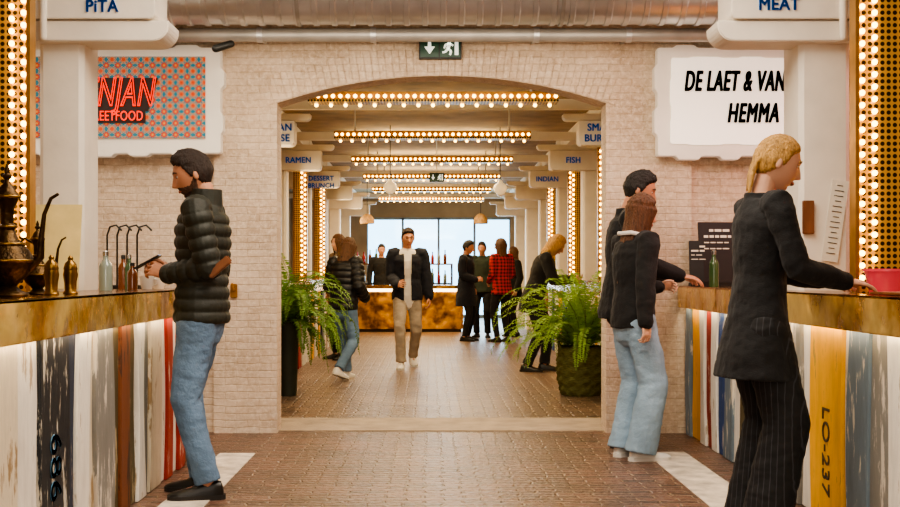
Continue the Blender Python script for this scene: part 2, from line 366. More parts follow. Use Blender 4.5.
def empty(name,loc,rz=0):
    o=bpy.data.objects.new(name,None); COL.objects.link(o); o.location=loc; o.rotation_euler=(0,0,rz); o.empty_display_size=.1; return o
def struct(name,mb,m,**k):
    o=mb.build(name,m,**k); o['kind']='structure'; return o
def evalmesh(o):
    dg=bpy.context.evaluated_depsgraph_get(); return bpy.data.meshes.new_from_object(o.evaluated_get(dg))
def text(body,size,loc,m,parent,rot=None,name='lettering',align='LEFT',shear=0,bold=0,ext=.004,sx=1.,sp=1.,neon=0):
    cu=bpy.data.curves.new('txt','FONT'); cu.body=body; cu.size=size; cu.align_x=align; cu.align_y='CENTER'; cu.shear=shear; cu.extrude=ext; cu.resolution_u=4; cu.space_character=sp
    if neon: cu.extrude=0; cu.fill_mode='NONE'; cu.bevel_depth=neon; cu.bevel_resolution=2
    t=bpy.data.objects.new('txt',cu); COL.objects.link(t); me=evalmesh(t); bpy.data.objects.remove(t)
    rot=rot if rot is not None else Matrix.Rotation(rad(90),4,'X')
    me.transform(Matrix.Diagonal((sx,1,1,1)))
    if bold:      # heavier strokes: shifted copies welded into the same mesh
        bm=bmesh.new()
        for a in range(8):
            dx,dy=bold*math.cos(a*math.pi/4),bold*.8*math.sin(a*math.pi/4)
            m2=me.copy(); m2.transform(Matrix.Translation((dx,dy,0))); bm.from_mesh(m2); bpy.data.meshes.remove(m2)
        bm.to_mesh(me); bm.free()
    me.transform(rot)
    me.materials.clear(); me.materials.append(m); me.name=name
    o=bpy.data.objects.new(name,me); COL.objects.link(o); o.parent=parent
    o.location=V(loc)-(V() if parent is None else wloc(parent))
    return o
def remesh(mb,voxel,smooth=3):
    me=mb.mesh('tmp'); o=bpy.data.objects.new('tmp',me); COL.objects.link(o)
    r=o.modifiers.new('r','REMESH'); r.mode='VOXEL'; r.voxel_size=voxel
    if smooth:
        q=o.modifiers.new('s','SMOOTH'); q.iterations=smooth; q.factor=.5
    out=evalmesh(o); bpy.data.objects.remove(o); bpy.data.meshes.remove(me); return out
def link(me,name,m,parent):
    me.name=name; me.materials.clear()
    for q in (m if isinstance(m,list) else [m]): me.materials.append(q)
    me.shade_smooth(); o=bpy.data.objects.new(name,me); COL.objects.link(o); o.parent=parent; return o

# ------------------------------------------------------------------ people
def hp(n,k=1.):
    x,y,z=n; X=.074*x; Y=.098*y; Z=.117*z; low=max(0.,-z)
    X*=1-.26*low**1.3
    if y>0: Y*=1-.42*low
    else:
        yy=abs(y)
        if z<0: Y=-.098*(yy**(1-.38*low))
        Y*=1-.05*low
        fr=sst(.1,.5,yy); g=lambda a,s: math.exp(-(a/s)**2)
        t=clamp((.014-Z)/.052); pr=t**1.1 if Z>-.040 else g(Z+.040,.007)
        Y-=fr*.027*pr*g(X,.007+.007*t)
        Y-=fr*.004*g(Z-.028,.010)*g(X,.04)
        Y+=fr*.009*(g(X-.031,.014)+g(X+.031,.014))*g(Z-.006,.012)
        Y-=fr*.006*g(X,.02)*(g(Z+.062,.006)+g(Z+.074,.006)*.9)
        Y+=fr*.004*g(X,.02)*g(Z+.086,.006)
        Y-=fr*.010*g(X,.022)*g(Z+.102,.014)
    return V((X,Y,Z))*k
def headgrid(seg,rings,fn):
    vs=[];fs=[]
    for i in range(rings+1):
        th=math.pi*(i+.001)/(rings+.002)
        for j in range(seg):
            a=2*math.pi*j/seg; vs.append(fn(V((math.sin(th)*math.cos(a),math.sin(th)*math.sin(a),math.cos(th)))))
    for i in range(rings):
        for j in range(seg):
            a=i*seg+j;b=i*seg+(j+1)%seg; fs.append((a,a+seg,b+seg,b))
    return vs,fs
def hairmask(n):
    ys=[-1,-.75,-.5,-.3,-.15,.06,.25,.6,1]; hs=[.62,.56,.42,.14,-.14,-.14,-.42,-.58,-.64]
    y=n.y; h=hs[-1]
    for i in range(8):
        if y<=ys[i+1]: h=hs[i]+(hs[i+1]-hs[i])*(y-ys[i])/(ys[i+1]-ys[i]); break
    return sst(-.08,.14,n.z-h+.09*noise.noise(n*9)+.06*noise.noise(n*23))
def beardmask(n):
    u=clamp((n.y+.25)/.25)
    h=-.40+.34*u
    if abs(n.x)<.45 and n.y<-.5: h=-.36
    a=sst(-.03,.16,h-n.z+.05*noise.noise(n*16))*sst(-.16,-.02,-n.y)*sst(-.97,-.80,n.z)
    lip=math.exp(-((n.x)/.25)**2)*math.exp(-((n.z+.575)/.08)**2)
    return a*(1-lip)
def ik(a,b,l1,l2,pole):
    d=b-a; L=min(d.length,(l1+l2)*.998); dn=d.normalized(); b=a+dn*L
    x=(l1*l1-l2*l2+L*L)/(2*L); h=math.sqrt(max(l1*l1-x*x,0)); p=V(pole); p=p-dn*p.dot(dn); p.normalize()
    return a+dn*x+p*h,b
def resamp(pts,rads,step):
    P=[];Q=[]
    for i in range(len(pts)-1):
        n=max(1,int((pts[i+1]-pts[i]).length/step))
        for j in range(n):
            t=j/n; P.append(pts[i].lerp(pts[i+1],t)); a,b=rads[i],rads[i+1]
            Q.append((a[0]+(b[0]-a[0])*t,a[1]+(b[1]-a[1])*t))
    P.append(pts[-1]); Q.append(rads[-1]); return P,Q
def folds(me,amp,fx=7,fz=16,seed=0.):
    vs=me.vertices; out=[]
    for v in vs:
        c=v.co; n=noise.noise(V((c.x*fx+seed,c.y*fx,c.z*fz+3*c.x)))+.5*noise.noise(V((c.x*fx*2.3,c.y*fx*2.3+seed,c.z*fz*2)))
        out.append(c+v.normal*amp*(n*1.1-.1))
    for v,c in zip(vs,out): v.co=c
def handmesh(mb,W,d,t,sgn,k,curl=25,splay=1.0,tcurl=0):
    d=d.normalized(); t=(t-d*t.dot(d)).normalized(); n=d.cross(t)*sgn
    e=W+d*.088*k
    mb.tube([W-d*.05*k,W,W+d*.03*k,e-d*.008*k],[(.027*k,.021*k),(.026*k,.018*k),(.037*k,.016*k),(.039*k,.0135*k)],12,side=t)
    for off,ln,sp in ((.0315,.072,.13),(.0105,.08,.03),(-.0105,.075,-.06),(-.031,.058,-.17)):
        p=W+d*(.076*k)+t*off*k; dd=(d+t*sp*splay).normalized(); pts=[p]; ang=0
        for q,fr in enumerate((.2,.4,.24,.2)):
            ang+=rad(curl*(.3,.9,1.1,.8)[q]); v=dd*math.cos(ang)+n*math.sin(ang); p=p+v*ln*fr*k*(1.15); pts.append(p)
        mb.tube(pts,[.0088*k,.0088*k,.008*k,.0072*k,.006*k],8)
    p=W+d*.02*k+t*.026*k; v1=(d*.62+t*.72+n*.35).normalized(); v2=(d*.85+t*(.3-tcurl)+n*(.35+tcurl)).normalized(); v3=(d*.95+t*(.0-tcurl)+n*(.35+tcurl)).normalized()
    mb.tube([p-v1*.01*k,p+v1*.035*k,p+v1*.035*k+v2*.03*k,p+v1*.035*k+v2*.03*k+v3*.024*k],[.014*k,.0115*k,.0095*k,.0072*k],8)
TS=[(-.09,.15,.1),(0,.163,.113),(.1,.153,.107),(.2,.138,.098),(.32,.158,.112),(.42,.170,.110),(.48,.150,.092),(.525,.075,.062)]
def person(label,loc,rz,H=1.75,sex='m',vox=.008,lean=0,twist=0,yaw=0,pitch=0,roll=0,drop=.006,pel=(0,0),feet=None,hands=None,
           top=None,bottom=None,shoes=(SHB,SOL),shirt=None,skin=SK,hair=(HB,'short'),beard=None,bag=None,group=None,slim=None):
    k=H/1.75; root=empty('person',(loc[0],loc[1],0),rad(rz)); tag(root,label,'person',group)
    f=slim or (1. if sex=='m' else .91)
    P=V((pel[0],pel[1],(.93-drop)*k))
    T=(Matrix.Rotation(rad(twist),3,'Z')@Matrix.Rotation(rad(roll),3,'Y')@Matrix.Rotation(rad(lean),3,'X'))
    up=T@V((0,0,1)); sx=T@V((1,0,0))
    sw=.187*k*(1 if sex=='m' else .88)
    S={1:P+T@V((sw,0,.5*k)),-1:P+T@V((-sw,0,.5*k))}
    Nk=P+T@V((0,.008,.52*k)); Hb=P+T@V((0,-.005-.05*math.sin(rad(max(lean,0)))*k,.585*k))
    Hr=T@Matrix.Rotation(rad(yaw),3,'Z')@Matrix.Rotation(rad(pitch),3,'X')
    Hc=Hb+Hr@V((0,-.018*k,.112*k))
    feet=feet or {1:(.1,0.,0,12),-1:(-.1,0.,0,12)}
    hands=hands or {}
    hip={s:P+V((s*.088*k*min(1,f+.06),0,-.02*k)) for s in (1,-1)}; knee={};ank={}
    for s in (1,-1):
        x,y,lift,to=feet[s]; a=V((x,y,.085*k+lift))
        knee[s],ank[s]=ik(hip[s],a,.415*k,.425*k,V((s*.15,-1,0)))
    elb={};wr={};hd={}
    for s in (1,-1):
        h=hands.get(s,{}); w=V(h['w']) if 'w' in h else S[s]+V((s*.06,-.05,-.515*k))
        elb[s],wr[s]=ik(S[s],w,.288*k,.25*k,h.get('pole',(s*.35,1,-.1)))
        d=V(h['d']) if 'd' in h else (wr[s]-elb[s]).normalized()+V((0,-.12,-.1)); t=V(h['t']) if 't' in h else V((-s*.25,-1,0))
        hd[s]=(d,t,h.get('curl',32),h.get('tc',0))
    mb=MB()
    mb.tube([P+up*t*k for t,a,b in TS],[(a*k*f*.95,b*k*f*.95) for t,a,b in TS],20,side=sx)
    mb.tube([Nk-up*.05*k,Nk+up*.02*k,Hb+up*.03*k,Hc],[.062*k*f,.056*k*f,.054*k*f,.05*k*f],14)
    for s in (1,-1):
        mb.tube([S[s]-sx*s*.03*k,S[s].lerp(elb[s],.35),elb[s],elb[s].lerp(wr[s],.3),wr[s]],[.054*k*f,.05*k*f,.041*k*f,.043*k*f,.027*k*f],12)
        mb.tube([hip[s],hip[s].lerp(knee[s],.4),knee[s],knee[s].lerp(ank[s],.3),ank[s]],[.078*k*f,.076*k*f,.054*k*f,.055*k*f,.036*k*f],12)
        fx=V((math.sin(rad(feet[s][3]))*s,-math.cos(rad(feet[s][3])),0)); 
        mb.tube([ank[s]-V((0,0,.03*k)),ank[s]+fx*.1*k-V((0,0,.05*k+feet[s][2]*.7))],[.034*k,.024*k],10)
    me=remesh(mb,vox,4)
    hv=max(.0035,vox*.6)
    bm=bmesh.new(); bm.from_mesh(me); bpy.data.meshes.remove(me)
    for s in (1,-1):
        hm=MB(); handmesh(hm,wr[s],hd[s][0],hd[s][1],s,k*(1 if sex=='m' else .92),hd[s][2],1.,hd[s][3]); mm=remesh(hm,hv,2); bm.from_mesh(mm); bpy.data.meshes.remove(mm)
    near=vox<.0075
    hs,hr_=(88,66) if near else (48,36)
    vs,fs=headgrid(hs,hr_,lambda n: Hc+Hr@hp(n,k))
    for s in (1,-1):
        e=MB(); e.ball((0,0,0),(.008,.018,.028),10,8)
        o=len(vs); M_=Hr@Matrix.Rotation(rad(s*18),3,'Z')@Matrix.Rotation(rad(-8),3,'X')
        vs+=[Hc+Hr@V((s*.0745*k,.014*k,-.006*k))+M_@(p*k) for p in e.v]; fs+=[tuple(i+o for i in q) for q in e.f]
    bv=[bm.verts.new(p) for p in vs]
    for q in fs:
        try: bm.faces.new([bv[i] for i in q])
        except ValueError: pass
    me=bpy.data.meshes.new('body'); bm.normal_update(); bm.to_mesh(me); bm.free()
    link(me,'body',skin,root)
    if vox<.0095:
        for s in (1,-1):
            e=MB(); c=Hc+Hr@V((s*.031*k,-.0735*k,.004*k)); e.ball(c,(.0125*k,.0115*k,.0075*k),14,10,Hr); o=e.build('eye',EW,root,True,local=True,uv=False)
            e=MB(); e.ball(c+Hr@V((0,-.007*k,-.0005*k)),(.0068*k,.0058*k,.0066*k),10,6,Hr); e.build('iris',EI,o,True,local=True,uv=False)
            e=MB(); pts=[Hc+Hr@V((s*x*k,y*k,z*k)) for x,y,z in ((.014,-.0945,.024),(.03,-.092,.030),(.047,-.078,.024))]; e.tube(pts,[.0035*k,.0042*k,.0025*k],8); e.build('eyebrow',hair[0],root,True,local=True,uv=False)
        e=MB(); e.tube([Hc+Hr@V((x*k,y*k,-.068*k)) for x,y in ((-.023,-.079),(-.01,-.0895),(.01,-.0895),(.023,-.079))],[(.003*k,.003*k),(.005*k,.008*k),(.005*k,.008*k),(.003*k,.003*k)],8,side=Hr@V((0,1,0))); e.build('lips',SKL,root,True,local=True,uv=False)
    hm,style=hair; th={'short':.0085,'bun':.008}.get(style,.013)
    sd=R.random()*9; la=.12 if style=='bun' else .28
    def hf(n):
        m=hairmask(n); tz=th*(1.2 if n.z>.4 else .85)*(1+la*noise.noise(n*6+V((sd,0,0)))+.4*noise.noise(V((n.x*30,n.y*6,n.z*6+sd))))
        if style=='short': tz*=(1+1.0*sst(.35,.8,n.z)*sst(.5,-.5,n.y))*(1-.45*sst(.1,-.4,n.z))
        return Hc+Hr@(hp(n,k)+n*((tz+.002)*m-.007*(1-m))*k)
    vs,fs=headgrid(96 if near else 40,72 if near else 30,hf)
    hb=MB(); hb.add(vs,fs)
    if style in ('long','bob'):
        L=.34 if style=='long' else .15; nS=38 if near else 21
        for i in range(nS):
            ph=rad(-138+276*i/(nS-1)); rr=lambda a:R.uniform(1-a,1+a); q=.66 if near else 1.
            fw=.03 if math.cos(ph)<-.2 else 0.
            p=[hp(V((math.sin(ph)*.45,math.cos(ph)*.45,.85)).normalized(),1)*1.08,
               hp(V((math.sin(ph),math.cos(ph),.2)).normalized(),1)*1.09,
               V((math.sin(ph)*.081,math.cos(ph)*.084+.012,-.07)),
               V((math.sin(ph)*.086*rr(.14),math.cos(ph)*.066+.038*rr(.2)-fw,-.07-L*.5*rr(.1))),V((math.sin(ph)*.082*rr(.4),math.cos(ph)*.05+.035*rr(.5)-fw*2,-.07-L*rr(.25)))]
            hb.tube([Hc+Hr@(u*k) for u in p],[.015*k*q,.016*k*rr(.2)*q,.014*k*rr(.25)*q,.011*k*rr(.25)*q,.004*k],8)
        me=remesh(hb,max(.0042,vox*.65),1); folds(me,.002,60,5,sd); link(me,'hair',hm,root)
    elif style=='bun':
        for i in range(11):      # low gathered tail of straight strands
            a=rad(-50+10*i); hb.tube([Hc+Hr@(hp(V((math.sin(a)*.9,math.cos(a)*.9,.25)).normalized(),k)*1.04),Hc+Hr@V((math.sin(a)*.045*k,.092*k,-.03*k)),Hc+Hr@V((math.sin(a)*.045*k*R.uniform(.8,1.2),.092*k,-.085*k)),Hc+Hr@V((math.sin(a)*.055*k*R.uniform(.7,1.3),.08*k,-.15*k*R.uniform(.85,1.2)))],[.009*k,.010*k,.010*k,.003*k],8)
        me=remesh(hb,max(.0042,vox*.7),2); folds(me,.0015,60,10,sd); link(me,'hair',hm,root)
    else: hb.build('hair',hm,root,True,local=True,uv=False,ang=180)
    if beard:
        vs,fs=headgrid(96,80,lambda n: Hc+Hr@(hp(n,k)+n*(.0035*beardmask(n)*(1+.5*noise.noise(n*22))-.0025*(1-beardmask(n)))*k))
        q=MB(); q.add(vs,fs); q.build('beard',beard,root,True,local=True,uv=False,ang=180)
    st=bottom.get('style','straight'); tb=MB()
    rr={'slim':(.098,.088,.066,.062,.05,.048),'straight':(.098,.09,.072,.066,.062,.064),'wide':(.1,.099,.095,.096,.1,.105)}[st]
    tb.tube([P+up*t*k for t in (-.1,-.03,.03,.1,.14)],[(.15*k*f,.105*k),(.17*k*f,.122*k),(.168*k*f,.12*k),(.158*k*f,.112*k),(.15*k*f,.106*k)],20,side=sx)
    for s in (1,-1):
        end=ank[s]+(knee[s]-ank[s]).normalized()*(.0 if st!='wide' else -.035)*k
        if st=='wide': end.z=max(end.z,.04)
        pts=[hip[s]+V((0,0,.05*k)),hip[s],hip[s].lerp(knee[s],.4),knee[s],knee[s].lerp(end,.35),knee[s].lerp(end,.8),end]
        rw=(.09*min(1,f+.04),)+tuple(rr)
        p,q=resamp(pts,[(r*k,r*k*1.04) for r in rw],.04)
        tb.tube(p,q,16,side=sx,rnd=False)
    me=remesh(tb,vox*1.1,4); folds(me,.006,8,9,R.random()*50); folds(me,.003,18,30,R.random()*50); link(me,'trousers',bottom['mat'],root)
    if shirt:
        q=MB(); q.tube([P+up*t*k for t,a,b in TS[:7]],[(a*k*f+.012,b*k*f+.016) for t,a,b in TS[:7]],20,side=sx)
        me=remesh(q,vox*1.1,3); folds(me,.003,8,8,3); link(me,'shirt',shirt,root)
    fit=top.get('fit',.022); hem=top.get('hem',-.08); qu=top.get('quilt',0); jb=MB()
    sec=[(t,a,b) for t,a,b in TS if t>max(hem,-.09)+.02]
    fl=top.get('flare',0.)
    low=[]
    if hem<-.09:
        for q in (hem,(hem-.03)*.5): low.append((q,.176+fl*abs(q),.130+fl*abs(q)))
    else: low=[(hem,.160,.112)]
    sec=low+sec
    pts=[];rds=[]
    for t,a,b in sec:
        g=max(f,.95) if (t<.05 and hem<-.09) else f
        pts.append(P+(up if t>=-.1 else (up*.5+V((0,0,.5))))*t*k); rds.append((a*k*g+fit,b*k*g+fit*1.15))
    rds[-1]=(.095*k,.085*k)
    p,q=resamp(pts,rds,.008 if qu else .03)
    if qu: q=[(a+qu*.26*(abs(math.sin(math.pi*(pp-p[0]).dot(up)/qu))**.5-.6),b+qu*.26*(abs(math.sin(math.pi*(pp-p[0]).dot(up)/qu))**.5-.6)) for (a,b),pp in zip(q,p)]
    jb.tube(p,q,24,side=sx,rnd=False)
    for s in (1,-1):
        end=wr[s]+(elb[s]-wr[s]).normalized()*top.get('cuff',.005)
        pts=[S[s]-sx*s*.05*k,S[s],S[s].lerp(elb[s],.5),elb[s],elb[s].lerp(end,.5),end]
        rds=[(r*k*f+fit*.85,)*2 for r in (.056,.056,.05,.045,.042,.030)]
        p,q=resamp(pts,rds,.008 if qu else .035)
        if qu:
            acc=0;o=[]
            for i in range(len(p)):
                if i: acc+=(p[i]-p[i-1]).length
                w=qu*.24*(abs(math.sin(math.pi*acc/qu))**.5-.6); o.append((q[i][0]+w,q[i][1]+w))
            q=o
        jb.tube(p,q,16)
    co=top.get('collar',.05)
    if co: jb.tube([Nk-up*.03*k,Nk+up*co*.3*k,Nk+up*co*k],[(.088*k,.088*k),(.075*k*f+.008,.078*k*f+.008),(.073*k*f+.008,.077*k*f+.008)],18,side=sx,rnd=False)
    me=remesh(jb,vox*(.85 if qu else 1.05),1 if qu else 4)
    if qu: folds(me,.003,6,6,R.random()*50)
    else: folds(me,.006,7,9,R.random()*50); folds(me,.0028,20,26,R.random()*50)
    if top.get('open'):
        bm=bmesh.new(); bm.from_mesh(me); Ti=T.transposed(); ow=top['open']; dl=[]
        for v in bm.verts:
            l=Ti@(v.co-P)
            if l.y<-.03 and abs(l.x)<ow*(.7+.5*abs(l.z-.2)) and l.z<.62*k: dl.append(v)
        bmesh.ops.delete(bm,geom=dl,context='VERTS'); bm.to_mesh(me); bm.free()
    jo=link(me,'jacket' if hem>-.2 else 'coat',top['mat'],root)
    if top.get('open'):
        so=jo.modifiers.new('thick','SOLIDIFY'); so.thickness=.012; so.offset=-1
    if top.get('trim'):
        q=MB(); q.tube([Nk+T@V((x*k,y*k,z*k)) for x,y,z in ((-.07,-.085,-.06),(-.10,-.02,.02),(-.075,.07,.035),(0,.098,.03),(.075,.07,.035),(.10,-.02,.02),(.07,-.085,-.06))],[.014*k]*7,8); q.build('collar',top['trim'],root,True,local=True,uv=False)
    for s in (1,-1):
        x,y,lift,to=feet[s]; a=rad(to)*s; M_=Matrix.Rotation(a,3,'Z')@Matrix.Rotation(rad(min(50,lift*300)),3,'X')
        base=ank[s]-V((0,0,.085*k)) if lift==0 else ank[s]-M_@V((0,0,.085*k))
        def W(px,py,pz): return base+M_@V((px*k,py*k,pz*k))
        secs=[(.078,.022,.05),(.066,.034,.088),(.02,.038,.1),(-.03,.04,.088),(-.08,.044,.064),(-.13,.047,.05),(-.17,.038,.042),(-.195,.018,.03)]
        vs=[];fs=[];n=12
        for py,w,h in secs:
            for j in range(n):
                an=math.pi*j/(n-1); vs.append(W(w*math.cos(an),py,.016+(h-.016)*math.sin(an)**.8))
        for i in range(len(secs)-1):
            for j in range(n-1):
                b=i*n+j; fs.append((b,b+1,b+1+n,b+n))
            fs.append((i*n,i*n+n,i*n+2*n-1,i*n+n-1))
        fs.append(tuple(range(n))); fs.append(tuple((len(secs)-1)*n+j for j in range(n)))
        q=MB(); q.add(vs,fs); o=q.build('shoe',shoes[0],root,True,local=True,uv=False,ang=50)
        out=[(w+.004,py) for py,w,h in secs]+[(-w-.004,py) for py,w,h in secs[::-1]]
        out=[(.015,.088)]+out+[(-.015,.088)]
        q=MB(); q.add([W(p[0],p[1],0) for p in out]+[W(p[0],p[1],.024) for p in out],[tuple(range(len(out))),tuple(range(2*len(out)-1,len(out)-1,-1))]+[(i,(i+1)%len(out),(i+1)%len(out)+len(out),i+len(out)) for i in range(len(out))])
        q.build('sole',shoes[1],o,local=True,uv=False)
    return root

def W2(root,p): return root.location+Matrix.Rotation(root.rotation_euler[2],3,'Z')@V(p)

man=person('bearded man in dark quilted puffer jacket and jeans looking at a phone',(-1.20,6.05),-90,1.83,vox=.0055,lean=-1,yaw=10,pitch=17,drop=.004,
  feet={1:(.10,.05,0,10),-1:(-.11,-.02,0,8)},
  hands={1:dict(w=(.075,-.16,1.165),d=(-.12,-1,.35),t=(-.5,-.15,1),curl=38,pole=(.45,1,-.15)),-1:dict(w=(-.06,-.18,1.175),d=(.1,-1,.3),t=(.5,-.1,1),curl=40,pole=(-.45,1,-.15))},
  top=dict(mat=PUF,quilt=.065,fit=.022,hem=-.06,collar=.095),bottom=dict(mat=JE,style='straight'),hair=(HB,'short'),beard=BRD,skin=SK)
person('blonde woman in long black blazer and pinstripe trousers reaching onto the right counter',(1.45,5.1),96,1.80,'f',vox=.006,lean=3,pitch=14,yaw=-6,skin=SK2,hair=(HY,'bun'),drop=.004,slim=.87,
  hands={-1:dict(w=(-.17,-.33,1.135),d=(.05,-1,-.12),t=(1,-.2,.2),curl=14),1:dict(w=(.13,-.36,1.135),d=(0,-1,-.12),t=(-1,-.2,.2),curl=14)},
  top=dict(mat=BK,fit=.018,hem=-.24,flare=.12,collar=.035),bottom=dict(mat=PIN,style='wide'),shoes=(SHB,SOL))
person('woman with long brown hair, pale-collared black jacket and wide light blue jeans by the arch',(1.28,7.26),112,1.68,'f',vox=.0065,lean=2,pitch=8,yaw=-4,skin=SK2,hair=(HG,'long'),
  hands={-1:dict(w=(-.24,.06,.86)),1:dict(w=(.1,-.26,1.08),d=(-.2,-1,.1),t=(-.6,0,1),curl=40)},
  top=dict(mat=BK2,fit=.028,hem=-.07,collar=.04,trim=WH),bottom=dict(mat=JL,style='wide'),shoes=(SHW,SOW))
person('tall dark-haired man in black coat behind the woman in light blue jeans',(1.31,7.78),84,1.88,vox=.007,lean=4,pitch=12,skin=SK,hair=(HBL,'short'),beard=BRD,
  hands={-1:dict(w=(-.12,-.36,1.15),d=(.05,-1,-.15),t=(1,-.2,.2),curl=18),1:dict(w=(.1,-.34,1.15),d=(0,-1,-.12),t=(-1,-.2,.2),curl=18)},
  top=dict(mat=BK,fit=.026,hem=-.12,collar=.05),bottom=dict(mat=DK,style='straight'),shoes=(SHB,SOL))
person('man in open navy jacket, white shirt and beige trousers walking towards the arch',(-.28,14.2),4,1.76,vox=.007,lean=2,yaw=8,hair=(HB,'short'),drop=.035,pitch=5,
  feet={-1:(-.085,-.2,0,8),1:(.08,.24,.05,6)},hands={1:dict(w=(.27,-.04,.86)),-1:dict(w=(-.13,-.24,1.02),d=(.4,-1,.2),t=(.3,0,1),curl=45)},
  top=dict(mat=NV,fit=.032,hem=-.06,collar=.045,open=.055),shirt=WH,bottom=dict(mat=BEI,style='straight'),shoes=(SHW,SOW))
person('woman in short black puffer and jeans walking away beside the left fern',(-.95,12.6),150,1.6,'f',vox=.008,lean=5,drop=.03,hair=(HM,'long'),skin=SK2,pitch=10,
  feet={1:(.08,-.18,0,8),-1:(-.08,.2,.06,6)},hands={1:dict(w=(.16,-.22,.92)),-1:dict(w=(-.18,-.16,.9))},
  top=dict(mat=PUFB,quilt=.07,fit=.036,hem=-.07,collar=.06),bottom=dict(mat=JE,style='straight'),shoes=(SHW,SOW))
person('brown-haired woman in tan coat standing at the left hall counter',(-1.22,15.6),-55,1.70,'f',vox=.0095,hair=(HM,'bob'),skin=SK2,
  top=dict(mat=TAN,fit=.03,hem=-.3,flare=.06,collar=.05),bottom=dict(mat=DK,style='slim'))
person('man in long navy coat facing right before the gold bar',(.62,19.8),72,1.74,vox=.0095,hair=(HBL,'short'),pitch=8,
  hands={-1:dict(w=(-.15,-.22,1.05),d=(.3,-1,.2),t=(.5,0,1),curl=40)},top=dict(mat=NV2,fit=.03,hem=-.32,flare=.05,collar=.05),bottom=dict(mat=DK,style='slim'))
person('woman in red and black plaid shirt among the standing group',(1.22,19.5),-150,1.76,'f',vox=.0095,hair=(HM,'long'),skin=SK2,yaw=35,
  hands={1:dict(w=(.14,-.2,1.02)),-1:dict(w=(-.14,-.2,1.02))},top=dict(mat=PLAID,fit=.026,hem=-.12,collar=.035),bottom=dict(mat=DK,style='slim'))
person('man in dark green jacket behind the plaid shirt',(.95,20.9),-15,1.74,vox=.0095,hair=(HB,'short'),top=dict(mat=GR,fit=.03,hem=-.1,collar=.05),bottom=dict(mat=DK,style='straight'))
person('person in black coat at the right end of the far group',(1.55,21.2),-70,1.66,'f',vox=.0095,hair=(HM,'bob'),skin=SK2,top=dict(mat=BK2,fit=.03,hem=-.25,collar=.05),bottom=dict(mat=DK,style='slim'))
person('fair-haired person in black leaning over beside the right fern',(1.28,13.7),82,1.72,'f',vox=.0085,lean=18,pitch=16,drop=.03,pel=(0,.05),hair=(HY,'bob'),skin=SK2,
  feet={1:(.1,-.08,0,8),-1:(-.1,.12,0,8)},hands={1:dict(w=(.12,-.42,1.1)),-1:dict(w=(-.14,-.42,1.08))},top=dict(mat=BK2,fit=.028,hem=-.2,collar=.04),bottom=dict(mat=DK,style='straight'))
person('bartender in black shirt behind the left end of the gold bar',(-1.02,24.1),10,1.78,vox=.0095,hair=(HBL,'short'),top=dict(mat=BK2,fit=.016,hem=-.05,collar=.03),bottom=dict(mat=DK,style='straight'))
person('bartender in blue shirt behind the gold bar',(-.45,24.25),-25,1.7,vox=.0095,hair=(HB,'short'),top=dict(mat=cloth('blue_shirt','#33507a'),fit=.016,hem=-.05,collar=.03),bottom=dict(mat=DK,style='straight'))
pp=W2(man,(.0,-.285,1.228)); q=MB(); q.obox(pp,(.15,.075,.009),Matrix.Rotation(rad(-28),3,'Y')); ph=q.build('phone',MT['housing'],bevel=.003); tag(ph,'lit smartphone in the hands of the man in the puffer jacket','phone')
q=MB(); q.obox(pp+V((.0026,0,.0048)),(.138,.066,.002),Matrix.Rotation(rad(-28),3,'Y')); q.build('screen',MT['screen'],ph)
q=MB(); q.obox((-1.065,5.815,1.20),(.14,.02,.045),Matrix.Rotation(rad(-40),3,'Y')); o=q.build('pouch',MT['brown'],bevel=.007); tag(o,'brown leather pouch tucked under the arm of the man with the phone','pouch')

# ------------------------------------------------------------------ setting
AX0,AX1=-1.118,1.287; AC=(AX0+AX1)/2; ch=(AX1-AX0)/2; rise=.2; spring=2.41; RR=(ch*ch+rise*rise)/(2*rise); zc=spring+rise-RR
WB=8.64
def archpts(r=RR,n=24,x0=AX0,x1=AX1): return [(AC+(x1-AC)*(1-2*i/n),zc+math.sqrt(r*r-((x1-AC)*(1-2*i/n))**2)) for i in range(n+1)]
def archwall(x0,x1,y0,y1,top=3.4):
    poly=[(x0,0),(x0,top),(x1,top),(x1,0),(AX1,0)]+archpts()+[(AX0,0)]
    return MB().prism(poly,'y',y0,y1)
struct('wall_back',archwall(-3.6,3.6,8.46,WB),MT['wall'])
struct('trim_1',archwall(-1.58,1.91,8.40,8.462),MT['wall'])
q=MB(); n=52
for i in range(n):
    a0=math.asin(-(ch+.06)/RR)+(2*math.asin((ch+.06)/RR))*i/n; a1=math.asin(-(ch+.06)/RR)+(2*math.asin((ch+.06)/RR))*(i+.92)/n
    q.prism([(AC+r*math.sin(a),zc+r*math.cos(a)) for r,a in ((RR+.004,a0),(RR+.21,a0),(RR+.21,a1),(RR+.004,a1))],'y',8.390,8.402)
struct('trim_2',q,MT['wall'],bevel=.003)
struct('floor',MB().box(-3.6,3.6,-2,8.5,-.1,0),MT['floorA'])
struct('floor',MB().box(-3.6,3.6,9.25,30.2,-.1,0),MT['floorB'])
struct('trim_3',MB().box(-3.6,3.6,8.5,9.25,-.1,.006),MT['stone'])
struct('trim_4',MB().box(-1.36,-1.13,2.,7.45,-.02,.004),MT['strip'])
struct('trim_5',MB().box(1.40,1.66,2.,7.5,-.02,.004),MT['strip'])
struct('wall_left',MB().box(-3.75,-3.6,-2,30.2,-.1,3.4),MT['hallwall'])
struct('wall_right',MB().box(3.6,3.75,-2,30.2,-.1,3.4),MT['hallwall'])
struct('wall_front',MB().box(-3.6,3.6,-2.15,-2,-.1,3.4),MT['hallwall'])
struct('ceiling',MB().box(-3.75,3.75,-2,WB,3.4,3.5),MT['ceil'])
struct('ceiling',MB().box(-3.75,3.75,WB,30.2,3.25,3.35),MT['ceil'])
wx0,wx1=-1.65,2.1
